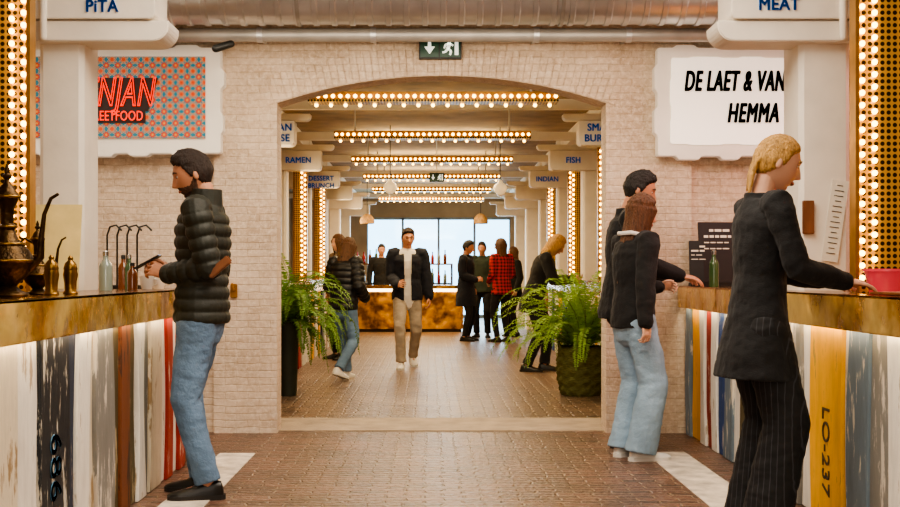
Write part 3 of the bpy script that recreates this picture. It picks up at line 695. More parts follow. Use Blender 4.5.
q=MB(); q.box(-3.6,wx0,30,30.2,0,3.25); q.box(wx1,3.6,30,30.2,0,3.25); q.box(wx0,wx1,30,30.2,2.62,3.25); struct('wall_end',q,MT['hallwall'])
for i in range(4):
    x0=wx0+(wx1-wx0)/4*i; x1=wx0+(wx1-wx0)/4*(i+1); q=MB()
    q.box(x0,x0+.03,30.02,30.12,0,2.62); q.box(x1-.03,x1,30.02,30.12,0,2.62); q.box(x0,x1,30.02,30.12,2.56,2.62); q.box(x0,x1,30.02,30.12,0,.08)
    w=struct('window_%d'%(i+1),q,MT['frame']); MB().box(x0+.03,x1-.03,30.06,30.07,.08,2.56).build('pane',MT['glass'],w)

# ------------------------------------------------------------------ ducts, pipes, exit signs
q=MB(); c=(0,7.92,3.10); r0=.215
pts=[];rds=[]; x=-3.55
while x<3.55:
    pts+=[V((x,c[1],c[2])),V((x+.03,c[1],c[2])),V((x+.04,c[1],c[2])),V((x+.12,c[1],c[2]))]; rds+=[r0+.010,r0+.010,r0,r0]; x+=.125
q.tube(pts,rds,32,rnd=False)
dk=q.build('ventilation_duct',MT['steel'],smooth=True,ang=30); tag(dk,'large round galvanised spiral ventilation duct crossing above the arch','duct')
for xx in (-2.2,-.9,.9,2.4):
    q=MB(); q.tube([V((xx-.012,c[1],c[2])),V((xx+.012,c[1],c[2]))],[r0+.014]*2,32,rnd=False); q.box(xx-.008,xx+.008,c[1]-.008,c[1]+.008,c[2]+r0,3.4); q.build('hanger',MT['pipe'],dk,True)
q=MB(); q.tube([(-3.55,8.12,2.85),(3.55,8.12,2.85)],[.048]*2,20,rnd=False); pi=q.build('pipe',MT['pipe'],smooth=True); tag(pi,'thin grey pipe running just below the large ventilation duct','pipe')
for xx in (-1.2,-.4,.75,1.4):
    q=MB(); q.tube([(xx-.02,8.12,2.85),(xx+.02,8.12,2.85)],[.054]*2,20,rnd=False); q.box(xx-.012,xx+.012,8.15,8.40,2.84,2.86); q.build('bracket',MT['steel'],pi,True)
def exitsign(x0,x1,y,z0,z1,label,ztop):
    o=empty('exit_sign',((x0+x1)/2,y,z0)); tag(o,label,'exit sign'); w=x1-x0; h=z1-z0
    MB().box(x0-.01,x1+.01,y,y+.05,z0-.01,z1+.01).build('housing',MT['housing'],o,bevel=.004)
    MB().box(x0,x0+w*.46,y-.006,y,z0,z1).build('panel',MT['exitgreen'],o); MB().box(x0+w*.49,x1,y-.006,y,z0,z1).build('panel',MT['exitgreen'],o)
    def P(u,v): return (x0+w*u,z0+h*v)
    q=MB(); q.prism([P(.19,.85),P(.27,.85),P(.27,.5),P(.36,.5),P(.23,.15),P(.10,.5),P(.19,.5)],'y',y-.010,y-.006); q.build('arrow',MT['exitwhite'],o)
    q=MB(); q.ball((x0+w*.74,y-.008,z0+h*.8),(h*.09,.003,h*.09),12,8)
    def bar(a,b,t):
        a=V(P(*a));b=V(P(*b));d=(b-a).normalized();nn=V((-d.y,d.x))*t*h; q.prism([tuple(a+nn),tuple(b+nn),tuple(b-nn),tuple(a-nn)],'y',y-.010,y-.006)
    bar((.73,.7),(.69,.42),.085); bar((.73,.66),(.82,.55),.045); bar((.71,.66),(.62,.58),.045); bar((.62,.58),(.6,.42),.04); bar((.69,.42),(.77,.28),.055); bar((.77,.28),(.74,.1),.05); bar((.69,.42),(.63,.25),.055); bar((.63,.25),(.55,.22),.045)
    q.build('running_figure',MT['exitwhite'],o)
    q=MB(); q.prism([P(.86,.1),P(.86,.9),P(.95,.9),P(.95,.1)],'y',y-.010,y-.006); q.build('door_symbol',MT['exitwhite'],o)
    if ztop: MB().box((x0+x1)/2-.006,(x0+x1)/2+.006,y+.02,y+.03,z1,ztop).build('rod',MT['steel'],o)
exitsign(-.07,.22,8.34,2.735,2.885,'green exit sign with arrow and running figure above the arch',None)
exitsign(0.,.21,17.9,2.60,2.72,'small green exit sign hanging down the hall between bulb beams',3.25)
o=empty('spotlight',(-1.45,7.98,2.72)); tag(o,'small black spotlight under the pipe above the tiled sign','spotlight')
q=MB(); q.tube([(-1.48,7.94,2.72),(-1.38,7.98,2.76)],[.028,.025],14); q.build('lamp_head',MT['housing'],o,True); q=MB(); q.tube([(-1.44,7.99,2.74),(-1.44,8.09,2.79)],[.008]*2,8); q.build('arm',MT['housing'],o,True)

# ------------------------------------------------------------------ signs on the arch wall
def ragged(x0,x1,z0,z1,dep=.022):
    pts=[]
    def edge(a,b,nrm):
        a=V(a);b=V(b);L=(b-a).length; n=max(3,int(L/.15)); cuts=[0]+sorted((i+R.uniform(-.25,.25))/n for i in range(1,n))+[1]
        for i in range(n):
            d=V(nrm)*(dep if i%2 else -dep*.2)*R.uniform(.6,1.1); u0=cuts[i];u1=cuts[i+1]; w=u1-u0
            pts.append(tuple(a.lerp(b,u0+w*.08)+d)); pts.append(tuple(a.lerp(b,u0+w*.92)+d))
    edge((x0,z0),(x1,z0),(0,-1)); edge((x1,z0),(x1,z1),(1,0)); edge((x1,z1),(x0,z1),(0,1)); edge((x0,z1),(x0,z0),(-1,0)); return pts
o=empty('wall_sign',(-2.2,8.4,2.0)); tag(o,'blue and orange patterned tile sign with red neon lettering on left wall','sign')
MB().prism(ragged(-2.98,-1.51,2.03,2.80),'y',8.30,8.40).build('frame',MT['whitesign'],o,bevel=.007)
q=MB(); q.box(-2.88,-1.62,8.288,8.302,2.14,2.73); q.build('tile_panel',MT['tile'],o)
q=MB(); q.prism([(-2.62,2.335),(-2.55,2.575),(-1.96,2.575),(-2.03,2.335)],'y',8.276,8.288); q.prism([(-2.56,2.25),(-2.56,2.34),(-2.05,2.34),(-2.05,2.25)],'y',8.278,8.288); q.build('name_plate',MT['maroon'],o)
text('FNJAN',.29,(-1.99,8.266,2.462),MT['neon'],o,align='RIGHT',shear=.28,sx=.54,sp=1.08,neon=.006)
text('STREETFOOD',.10,(-2.062,8.268,2.297),MT['neon'],o,align='RIGHT',sx=.68,sp=1.06)
o=empty('wall_sign',(2.3,8.4,2.0)); tag(o,'white lit sign with black slanted capitals on right wall','sign')
MB().prism(ragged(1.64,3.0,2.01,2.80),'y',8.30,8.40).build('frame',MT['whitesign'],o,bevel=.007)
MB().prism(ragged(1.74,2.92,2.1,2.72,.008),'y',8.29,8.302).build('light_panel',MT['lightbox'],o)
text('DE LAET & VAN',.205,(1.83,8.278,2.545),MT['black'],o,shear=.25,bold=.006,sx=.455,sp=1.12)
text('HEMMA',.195,(2.14,8.278,2.315),MT['black'],o,shear=.25,bold=.006,sx=.50,sp=1.15)

# ------------------------------------------------------------------ columns and sign boards
CD=.3
def column(xc,y,label,sgn,words,ztop,near,wd,dx=0,dz=0):
    o=empty('column',(xc,y,0)); tag(o,label,'column')
    h=wd/2; c=.025; d=CD/2
    MB().prism([(xc-h+c,y-d),(xc+h-c,y-d),(xc+h,y-d+c),(xc+h,y+d-c),(xc+h-c,y+d),(xc-h+c,y+d),(xc-h,y+d-c),(xc-h,y-d+c)],'z',0,ztop).build('shaft',MT['white'],o)
    def poly(xi,xo,z0,z1,r):
        p=[(xo,z0),(xo,z1),(xi,z1)]; d=1 if xi>xo else -1
        for i in range(7):
            a=rad(90*i/6); p.append((xi-d*r*(1-math.cos(a)) ,z0+r-r*math.sin(a)))
        return p
    if near:
        q=MB(); q.prism(poly(xc-sgn*.60,xc+sgn*.3,2.405,2.515,.09),'y',y-.23,y+.02); q.build('corbel',MT['white'],o,bevel=.006)
        q=MB(); q.prism(poly(xc-sgn*.53,xc+sgn*.4,2.52,2.84,.03),'y',y-.25,y+.04); q.build('sign_board',MT['white'],o,bevel=.006)
        q=MB(); q.tube([(xc+sgn*.06,y-.255,2.42),(xc+sgn*.06,y-.255,2.78)],[.02,.02],10); q.build('dowel',MT['white'],o,True)
    else:
        q=MB(); q.prism(poly(xc-sgn*.58,xc+sgn*.4,2.50,2.755,.05),'y',y-.25,y-.02); q.build('sign_board',MT['white'],o,bevel=.006)
        q=MB(); q.prism(poly(xc-sgn*.74,xc+sgn*.3,2.765,2.835,.05),'y',y-.2,y-.04); q.build('corbel',MT['white'],o,bevel=.006)
    xt=xc-sgn*(.25 if sgn<0 else .28)+dx
    n=len(words)
    for i,w in enumerate(words):
        text(w,.090 if near else .105,(xt,y-.254,(2.583 if near else 2.625)+dz+((n-1)/2-i)*.112),MT['blue'],o,align='CENTER',bold=.002 if near else .003,sx=.92,sp=1.06)
    return o
XL,XR,WL,WR=-1.99,2.13,.24,.275
column(XL,6.35,'nearest white timber column on the left carrying a blue PITA sign',-1,['PiTA'],3.4,True,WL)
column(XR,6.35,'nearest white timber column on the right carrying a blue MEAT sign',1,['MEAT'],3.4,True,WR,0,.01)
CY=(12.2,15.1,18.1,21.05,24.0,27.0)
for i,(y,l,r,dl_,dr_) in enumerate(((12.2,['AN','SE'],['SMASH','BURGER'],.235,-.06),(15.1,['RAMEN'],['FISH'],.04,0),(18.1,['DESSERT','BRUNCH'],['INDIAN'],.05,-.03),(21.05,[],[],0,0),(24.0,[],[],0,0),(27.0,[],[],0,0))):
    dl=('SMASH BURGER','FISH','INDIAN','','','')[i]; dlL=('two-line sign just past the arch','RAMEN sign','DESSERT BRUNCH sign','','','')[i]
    ordn=('first','second','third','fourth','fifth','farthest')[i]
    column(XL,y,'white column on the left of the hall bearing the '+dlL if dlL else ordn+' blank-signed white column on the left side of the hall',-1,l,3.25,False,WL,dl_,-.045 if i==2 else 0)
    column(XR,y,'white column on the right of the hall bearing the '+dl+' sign' if dl else ordn+' blank-signed white column on the right side of the hall',1,r,3.25,False,WR,dr_)
    b=MB().box(-3.6,3.6,y+.28,y+.38,2.95,3.06).build('tie_beam',MT['white'],bevel=.008); tag(b,ordn+' white painted cross beam beyond the arch','beam',None)
for sx_,nm in ((-1,'left'),(1,'right')):
    b=MB().box((XL if sx_<0 else XR)-.1,(XL if sx_<0 else XR)+.1,8.95,30,3.08,3.25).build('long_beam',MT['white']); tag(b,'long white timber running the length of the hall over the %s columns'%nm,'beam')
o=MB().box(-1.96,-1.885,6.177,6.2,1.34,1.51).build('wooden_card',MT['brown'],bevel=.003); tag(o,'small brown wooden card on the left column','card')
q=MB(); q.obox((2.18,6.19,1.45),(.09,.004,.44),Matrix.Rotation(rad(8),3,'Y')); o=q.build('paper_menu',MT['paper']); tag(o,'tall narrow white paper menu pinned to right column','menu')
for i in range(14):
    q=MB(); zz=1.64-.028*i; q.obox((2.18+(zz-1.45)*math.tan(rad(8)),6.1865,zz),(.05 if i%3 else .032,.002,.0035),Matrix.Rotation(rad(8),3,'Y')); q.build('text_line',MT['housing'],o)
o=MB().box(2.005,2.065,6.177,6.2,1.38,1.56).build('wooden_card',MT['brown'],bevel=.003); tag(o,'small brown wooden card on the right column','card')

# ------------------------------------------------------------------ bulb lights
bulb_me={}
def bulbs(parent,pts,m,r=.024):
    key=(m,r)
    if key not in bulb_me:
        me=MB().ball((0,0,0),r,10,8).mesh('bulb'); me.shade_smooth(); me.materials.append(MT[m]); bulb_me[key]=me
    w=wloc(parent)
    for p in pts:
        b=bpy.data.objects.new('bulb',bulb_me[key]); COL.objects.link(b); b.parent=parent; b.location=V(p)-w
def tower(x0,x1,y,z0,z1,label,far,side):
    o=empty('bulb_light_tower',((x0+x1)/2,y,z0)); tag(o,label,'light')
    q=MB(); q.box(x0,x1,y+.02,y+.075,z0,z1); q.build('perforated_casing',MT['perf'],o)
    q=MB(); q.box(x0-.006,x0+.012,y,y+.08,z0,z1+.01); q.box(x1-.012,x1+.006,y,y+.08,z0,z1+.01); q.box(x0,x1,y,y+.08,z1,z1+.02); q.build('frame',MT['brassframe'],o)
    st=.07 if far else .058
    n=int((z1-z0-.1)/st); P=[]
    a,b=((.62,.88) if side<0 else (.12,.38))
    for i in range(n):
        zz=z0+.07+i*st; P.append((x0+(x1-x0)*a,y+.006,zz)); P.append((x0+(x1-x0)*b,y+.006,zz+st/2))
    bulbs(o,P,'bulbfar' if far else 'bulb',.0135 if not far else .016)
def lbeam(y,label,far,n=34):
    o=empty('bulb_light_beam',(.03,y,2.72)); tag(o,label,'light')
    q=MB(); q.box(-1.14,1.2,y,y+.26,2.79,2.86); q.build('casing',MT['brassframe'],o,bevel=.005)
    q=MB(); q.box(-1.14,1.2,y+.02,y+.24,2.77,2.79); q.build('perforated_plate',MT['perf'],o)
    for xx in (-.9,.95): MB().box(xx-.01,xx+.01,y+.12,y+.14,2.86,3.25).build('hanger',MT['steel'],o)
    P=[]
    for i in range(n):
        xx=-1.11+2.28*i/(n-1); P+= [(xx,y-.010,2.815)]
        if i%2==0: P.append((xx+.033,y+.2,2.76))
    bulbs(o,P,'bulbfar' if far else 'bulb',.0175)
ords=['first','second','third','fourth','fifth','sixth']
tower(-2.10,-1.885,5.4,1.077,2.75,'bulb-lit brass tower at the left edge of the left front counter',False,-1)
tower(2.005,2.23,5.4,1.077,2.75,'bulb-lit brass tower at the right edge on the right front counter',False,1)
for i in range(6):
    y=10.7+2.95*i
    lbeam(y,ords[i]+' horizontal row of warm bulbs counted from the arch',i>1)
    if 0<i<4:
        tower(-1.97,-1.78,y,1.077,2.72 if i!=1 else 2.48,ords[i-1]+' bulb tower from the arch on the left hall counter',True,-1)
        tower(2.0,2.19,y,1.077,2.72,ords[i-1]+' bulb tower from the arch on the right hall counter',True,1)

# ------------------------------------------------------------------ counters
def counter(side,xf,y0,y1,planks,label,cols,depth=.66,bevel=.004):
    s=side
    o=empty('bar_counter',(xf+s*depth/2,(y0+y1)/2,0)); tag(o,label,'counter')
    xi=(XL+WL/2+.006) if s<0 else (XR-WR/2-.006)
    def npoly(a,b,ya,yb):
        xa=xf+s*a; xb=xf+s*b; p=[(xa,ya),(xa,yb),(xb,yb)]
        for cy in sorted(cols,reverse=True):
            if ya<cy-CD/2 and cy+CD/2<yb: p+=[(xb,cy+CD/2+.006),(xi,cy+CD/2+.006),(xi,cy-CD/2-.006),(xb,cy-CD/2-.006)]
        return p+[(xb,ya)]
    xa=lambda a,b:(min(xf+s*a,xf+s*b),max(xf+s*a,xf+s*b))
    MB().prism(npoly(.03,depth-.02,y0+.02,y1-.02),'z',0,.93).build('carcass',MT['darkwood'],o)
    MB().prism(npoly(-.05,depth,y0,y1),'z',1.045,1.076).build('top',MT['brasstop'],o,bevel=.004)
    a,b=xa(-.056,-.03); MB().box(a,b,y0-.004,y1+.004,.92,1.072).build('brass_edge',MT['brass'],o,bevel=.006)
    a,b=xa(-.03,.12); MB().box(a,b,y0+.01,y1-.01,.965,1.045).build('apron',MT['darkwood'],o)
    a,b=xa(-.028,-.016); MB().box(a,b,y0+.02,y1-.02,.945,.965).build('led_strip',MT['led'],o)
    for ip,(p0,p1,m,lab,tx) in enumerate(planks):
        t=R.uniform(-4.,4.); th=(.016 if ip%2 else .032)+R.uniform(-.003,.004)
        q=MB(); yc=(p0+p1)/2; zt=.935-R.uniform(0,.02); ov=.018
        tp=math.tan(rad(t))*.55; bl=R.uniform(-.045,.045); br=R.uniform(-.045,.045)
        if tx: bl=br=.02; tp*=.4
        xx0,xx1=sorted((xf+s*.03,xf+s*(.03-th)))
        P=[]
        for j in range(9):
            u=j/8; P.append((p1+ov+tp*(u-.5)+br*math.sin(math.pi*u),.002+(zt-.002)*u))
        for j in range(8,-1,-1):
            u=j/8; P.append((p0-ov+tp*(u-.5)+bl*math.sin(math.pi*u),.002+(zt-.002)*u))
        q.prism(P,'x',xx0,xx1); pl=q.build('plank',PK[m],o,bevel=bevel); pl['label']=lab
        if tx:
            rot=Matrix.Rotation(rad(-90*s),4,'Z')@Matrix.Rotation(rad(90),4,'X')@Matrix.Rotation(rad(-90),4,'Z')
            text(tx[0],tx[1],(xf+s*(.03-th-.003),yc,tx[2]),MT[tx[3]],pl,rot=rot,align='CENTER',bold=tx[4],ext=.002)
    return o
PL=[(3.0,3.2,'white'),(3.2,3.42,'cream'),(3.42,3.64,'white'),(3.64,3.86,'white'),(3.86,4.12,'cream'),(4.12,4.40,'white'),(4.40,4.72,'black'),(4.72,4.88,'navy'),(4.88,5.02,'white'),(5.02,5.17,'cream'),(5.17,5.39,'grey'),(5.39,5.55,'olive'),(5.55,5.68,'brown'),(5.68,5.86,'olive'),(5.86,6.0,'white'),(6.0,6.14,'grey'),(6.14,6.36,'cream'),(6.36,6.50,'white'),(6.50,6.62,'red'),(6.62,6.82,'white'),(6.82,6.95,'red'),(6.95,7.08,'brown')]
pl=[(a,b,m,m.replace('bluegrey','blue grey')+' weathered plank',None) for a,b,m in PL]
pl[6]=(4.40,4.72,'black','black scuffed plank with painted numerals',('686',.185,.40,'dullblue',.001))
counter(-1,-1.49,3.0,7.1,pl,'left front counter with hammered brass edge over weathered white and black planks',(6.35,))
PR=[(3.2,3.5,'white'),(3.5,3.8,'cream'),(3.8,4.1,'white'),(4.1,4.4,'olive'),(4.4,4.66,'white'),(4.66,4.9,'grey'),(4.9,5.1,'bluegrey'),(5.1,5.2,'white'),(5.2,5.6,'yellow'),(5.6,5.8,'white'),(5.8,5.95,'grey'),(5.95,6.2,'cream'),(6.2,6.4,'red'),(6.4,6.65,'white'),(6.65,6.9,'olive'),(6.9,7.1,'white'),(7.1,7.28,'bluegrey'),(7.28,7.46,'blue'),(7.46,7.58,'white'),(7.58,7.78,'red'),(7.78,7.9,'white'),(7.9,8.22,'yellow'),(8.22,8.32,'bluegrey')]
pr=[(a,b,m,m.replace('bluegrey','blue grey')+' weathered plank',None) for a,b,m in PR]
pr[8]=(5.2,5.6,'yellow','yellow plank painted with faded black LO-237',('LO-237',.135,.335,'faded',0))
counter(1,1.86,3.2,8.38,pr,'right front counter with hammered brass edge over planks including a yellow one',(6.35,))
cs=['white','blue','cream','red','white','navy','white','yellow','grey','white']
def rnd_planks(y0,y1):
    out=[];y=y0
    while y<y1-.05:
        w=min(R.uniform(.18,.3),y1-y); m=R.choice(cs); out.append((y,y+w,m,m+' weathered plank',None)); y+=w
    return out
counter(-1,-1.6,12.0,20.6,rnd_planks(12.05,20.55),'long plank-fronted counter along the left side of the hall',CY,bevel=0)
counter(1,1.86,12.0,20.6,rnd_planks(12.05,20.55),'long plank-fronted counter along the right side of the hall',CY,bevel=0)
o=empty('gold_bar',(-.43,23.1,0)); tag(o,'gold hammered bar at the far end of the hall','bar')
MB().box(-1.5,.66,22.8,23.4,.06,.86).build('front',MT['goldbar'],o); MB().box(-1.46,.62,22.84,23.38,0,.06).build('plinth',MT['darkwood'],o)
MB().box(-1.56,.72,22.72,23.45,.86,.93).build('top',MT['brasstop'],o,bevel=.008); q=MB(); q.box(-1.5,.66,22.76,22.79,.80,.86); q.build('led_strip',MT['led'],o)
o=empty('bottle_shelf',(-.6,25.4,0)); tag(o,'dark bottle shelf behind the gold bar','shelf')
q=MB(); q.box(-1.7,.5,25.2,25.6,0,.95); q.build('cabinet',MT['darkwood'],o)
MB().box(-1.7,.5,25.25,25.55,1.35,1.379).build('shelf_board',MT['brown'],o)
for xx in (-1.7,-.62,.46): MB().box(xx,xx+.04,25.25,25.55,.95,1.35).build('upright',MT['darkwood'],o)
def bottle_me(name,m,H=.3,r=.036):
    me=MB().lathe([(0.001,0),(r,0),(r,H*.55),(r*.9,H*.62),(r*.38,H*.74),(r*.36,H*.95),(r*.42,H*.955),(r*.42,H),(0.001,H)],(0,0,0),14).mesh(name); me.shade_smooth(); me.materials.append(MT[m]); return me
BM=[bottle_me('bottle',m,h) for m,h in (('amber',.3),('bottleglass',.32),('clearb',.28),('sauce',.26))]
for z,g,gl in ((.951,'bottles on the cabinet top behind the gold bar','small spirit bottle on the lower level of the shelf behind the gold bar'),(1.38,'bottles on the upper shelf behind the gold bar','small spirit bottle on the upper board of the shelf behind the gold bar')):
    for i in range(15):
        xx=-1.60+i*.138
        if abs(xx+.6)<.08 and z<1: continue
        b=bpy.data.objects.new('bottle',BM[R.randrange(4)]); COL.objects.link(b); b.location=(xx,25.38,z); tag(b,gl,'bottle',g)

# ------------------------------------------------------------------ things on the left counter
CT=1.077
def ewer(x,y,z,h,m,label,spout=-1):
    o=empty('coffee_pot',(x,y,z)); tag(o,label,'pot'); k=h
    MB().lathe([(.001,0),(.15*k,0),(.16*k,.015*k),(.15*k,.03*k),(.10*k,.05*k),(.07*k,.08*k),(.085*k,.10*k),(.16*k,.17*k),(.195*k,.23*k),(.2*k,.26*k),(.205*k,.265*k),(.205*k,.275*k),(.195*k,.285*k),(.16*k,.35*k),(.085*k,.43*k),(.055*k,.5*k),(.065*k,.52*k),(.065*k,.535*k),(.048*k,.55*k),(.05*k,.66*k),(.07*k,.70*k),(.085*k,.74*k),(.088*k,.75*k),(.001,.75*k)],(x,y,z),32).build('vessel',m,o,True)
    MB().lathe([(.092*k,.75*k),(.09*k,.765*k),(.07*k,.79*k),(.05*k,.83*k),(.02*k,.86*k),(.018*k,.88*k),(.034*k,.90*k),(.034*k,.915*k),(.018*k,.93*k),(.022*k,.95*k),(.006*k,1.0*k),(.001,1.0*k)],(x,y,z),24).build('lid',m,o,True)
    s=spout
    q=MB(); q.tube([(x+s*.17*k,y,z+.22*k),(x+s*.25*k,y,z+.30*k),(x+s*.26*k,y,z+.46*k),(x+s*.28*k,y,z+.62*k),(x+s*.33*k,y,z+.74*k),(x+s*.38*k,y,z+.77*k)],[.036*k,.032*k,.022*k,.016*k,.014*k,.012*k],12); q.build('spout',m,o,True)
    q=MB(); q.tube([(x-s*.07*k,y,z+.70*k),(x-s*.17*k,y,z+.76*k),(x-s*.25*k,y,z+.70*k),(x-s*.27*k,y,z+.55*k),(x-s*.23*k,y,z+.40*k),(x-s*.16*k,y,z+.32*k)],[.014*k,.016*k,.016*k,.016*k,.014*k,.014*k],10); q.build('handle',m,o,True)
    for rr_,zz,nb in ((.203,.27,52),(.125,.395,36),(.062,.527,24),(.09,.752,32)):
        MB().torus((x,y,z+zz*k),rr_*k,.011*k,nb).build('beaded_band',MT['brasspot'],o,True,ang=180)
ewer(-1.655,4.5,CT,.52,MT['bronze'],'tall dark bronze coffee pot nearest the left edge of the left counter',1)
ewer(-1.70,4.98,CT,.32,MT['bronze'],'smaller dark bronze pot beside the tall pot',1)
def mill(x,y,h,label):
    o=empty('brass_grinder',(x,y,CT)); tag(o,label,'grinder'); k=h
    MB().lathe([(.001,0),(.18*k,0),(.19*k,.03*k),(.15*k,.1*k),(.155*k,.3*k),(.19*k,.5*k),(.17*k,.62*k),(.001,.62*k)],(x,y,CT),20).build('barrel',MT['brasspot'],o,True)
    MB().lathe([(.17*k,.62*k),(.18*k,.66*k),(.14*k,.8*k),(.06*k,.88*k),(.07*k,.94*k),(.02*k,1*k),(.001,1*k)],(x,y,CT),20).build('cap',MT['brasspot'],o,True)
mill(-1.60,4.86,.17,'brass grinder left of its twin in front of the small bronze pot'); mill(-1.585,5.07,.17,'brass grinder right of its twin nearer the parchment card')
q=MB(); q.obox((-1.925,5.9,CT+.228),(.26,.012,.44),Matrix.Rotation(rad(-9),3,'X')); o=q.build('menu_card',MT['parch']); tag(o,'pale yellow parchment card leaning on the left column','card')
def bottle(x,y,h,r,m,capm,label,z=CT):
    o=empty('bottle',(x,y,z)); tag(o,label,'bottle')
    MB().lathe([(.001,0),(r,0),(r,h*.6),(r*.85,h*.68),(r*.4,h*.78),(r*.4,h*.9),(.001,h*.9)],(x,y,z),20).build('glass_body',MT[m],o,True)
    MB().lathe([(r*.46,h*.88),(r*.46,h*.98),(r*.3,h),(.001,h)],(x,y,z),16).build('cap',MT[capm],o,True)
bottle(-1.72,6.1,.21,.036,'clearb','silver','clear glass bottle with steel cap on the left counter, nearest the column')
bottle(-1.62,6.26,.15,.028,'amber','housing','amber sauce bottle on the left counter behind the clear one')
bottle(-1.80,6.75,.2,.03,'amber','housing','amber bottle farthest along the left counter')
bottle(-1.72,6.58,.2,.026,'bottleglass','silver','green oil bottle beside the wire rack on the left counter')
for i,(x,y,l) in enumerate(((-1.60,6.5,'white ceramic cup nearest the man on the left counter'),(-1.58,6.7,'white ceramic cup behind the nearer cup on the left counter'))):
    o=empty('cup',(x,y,CT)); tag(o,l,'cup'); MB().lathe([(.001,0),(.028,0),(.036,.03),(.04,.075),(.036,.075),(.031,.03),(.001,.012)],(x,y,CT),20).build('bowl',MT['ceramic'],o,True)
    q=MB(); q.tube([(x+.036,y,CT+.06),(x+.06,y,CT+.055),(x+.06,y,CT+.03),(x+.036,y,CT+.022)],[.005]*4,8); q.build('handle',MT['ceramic'],o,True)
o=empty('wire_rack',(-1.85,6.9,CT)); tag(o,'black wire rack with curled arms on the left counter behind the man','rack')
MB().box(-1.97,-1.73,6.85,6.97,CT,CT+.02).build('base',MT['housing'],o,bevel=.004)
for i in range(4):
    x=-1.94+.06*i; q=MB(); q.tube([(x,6.91,CT+.02),(x,6.91,CT+.32),(x+.02,6.90,CT+.37),(x+.06,6.89,CT+.38),(x+.09,6.89,CT+.35)],[.006]*5,8); q.build('arm',MT['housing'],o,True)
o=empty('wall_valve',(-1.42,8.40,1.0)); tag(o,'small brass valve on the left pier of the arch beside the man','valve')
MB().box(-1.455,-1.405,8.37,8.40,.99,1.09).build('plate',MT['brassframe'],o,bevel=.004); q=MB(); q.tube([(-1.43,8.375,1.05),(-1.43,8.32,1.05),(-1.43,8.31,1.09)],[.012,.012,.01],8); q.build('tap',MT['brassframe'],o,True)

# ------------------------------------------------------------------ things on the right counter
def menub(x,y,w,h,label,rz):
    o=empty('menu_board',(x,y,CT)); tag(o,label,'menu board')
    M_=Matrix.Rotation(rz,3,'Z')@Matrix.Rotation(rad(-8),3,'X')
    q=MB(); q.obox(V((x,y,CT+h/2+.02)),(w,.016,h),M_); q.build('board',MT['boardblack'],o,bevel=.003)
    for i in range(4):
        xx=-.36*w; z=h*(.36-.1*i)
        while xx<.30*w:
            sw_=R.uniform(.02,.05)
            if R.random()<.85:
                q=MB(); q.obox(V((x,y,CT+h/2+.02))+M_@V((xx+sw_/2,-.010,z)),(sw_,.003,h*(.04 if i<2 else .018)),M_); q.build('text_line',MT['paper'],o)
            xx+=sw_+.010
    q=MB(); q.obox((x,y+.01,CT+.012),(w*.9,.09,.024),Matrix.Rotation(rz,3,'Z')); q.build('stand',MT['housing'],o)
menub(2.06,8.24,.27,.44,'larger black menu board standing on the right counter against the wall',rad(3))
menub(1.865,8.05,.10,.30,'smaller black menu board at the end of the right counter by the arch',rad(-3))
bottle(1.95,7.9,.25,.034,'bottleglass','silver','green bottle standing before the larger black menu board')
bottle(2.12,7.6,.22,.034,'sauce','housing','red squeeze bottle on the right counter by the menu boards')
bottle(2.26,7.0,.25,.03,'amber','housing','amber bottle farthest back on the right counter')
o=empty('tub',(2.03,5.12,CT)); tag(o,'pinkish red translucent plastic tub on the right counter','tub')
MB().lathe([(.001,0),(.07,0),(.092,.1),(.088,.1),(.066,.008),(.001,.008)],(2.03,5.12,CT),28).build('wall',MT['redplastic'],o,True)
MB().lathe([(.088,.098),(.098,.1),(.098,.112),(.088,.112)],(2.03,5.12,CT),28).build('rim',MT['redplastic'],o,True)
q=MB(); q.obox((1.98,4.75,CT+.008),(.2,.28,.012),Matrix.Rotation(.15,3,'Z')); o=q.build('serving_tray',MT['brown'],bevel=.004); tag(o,'brown wooden serving tray lying on the right counter by the blonde woman','tray')

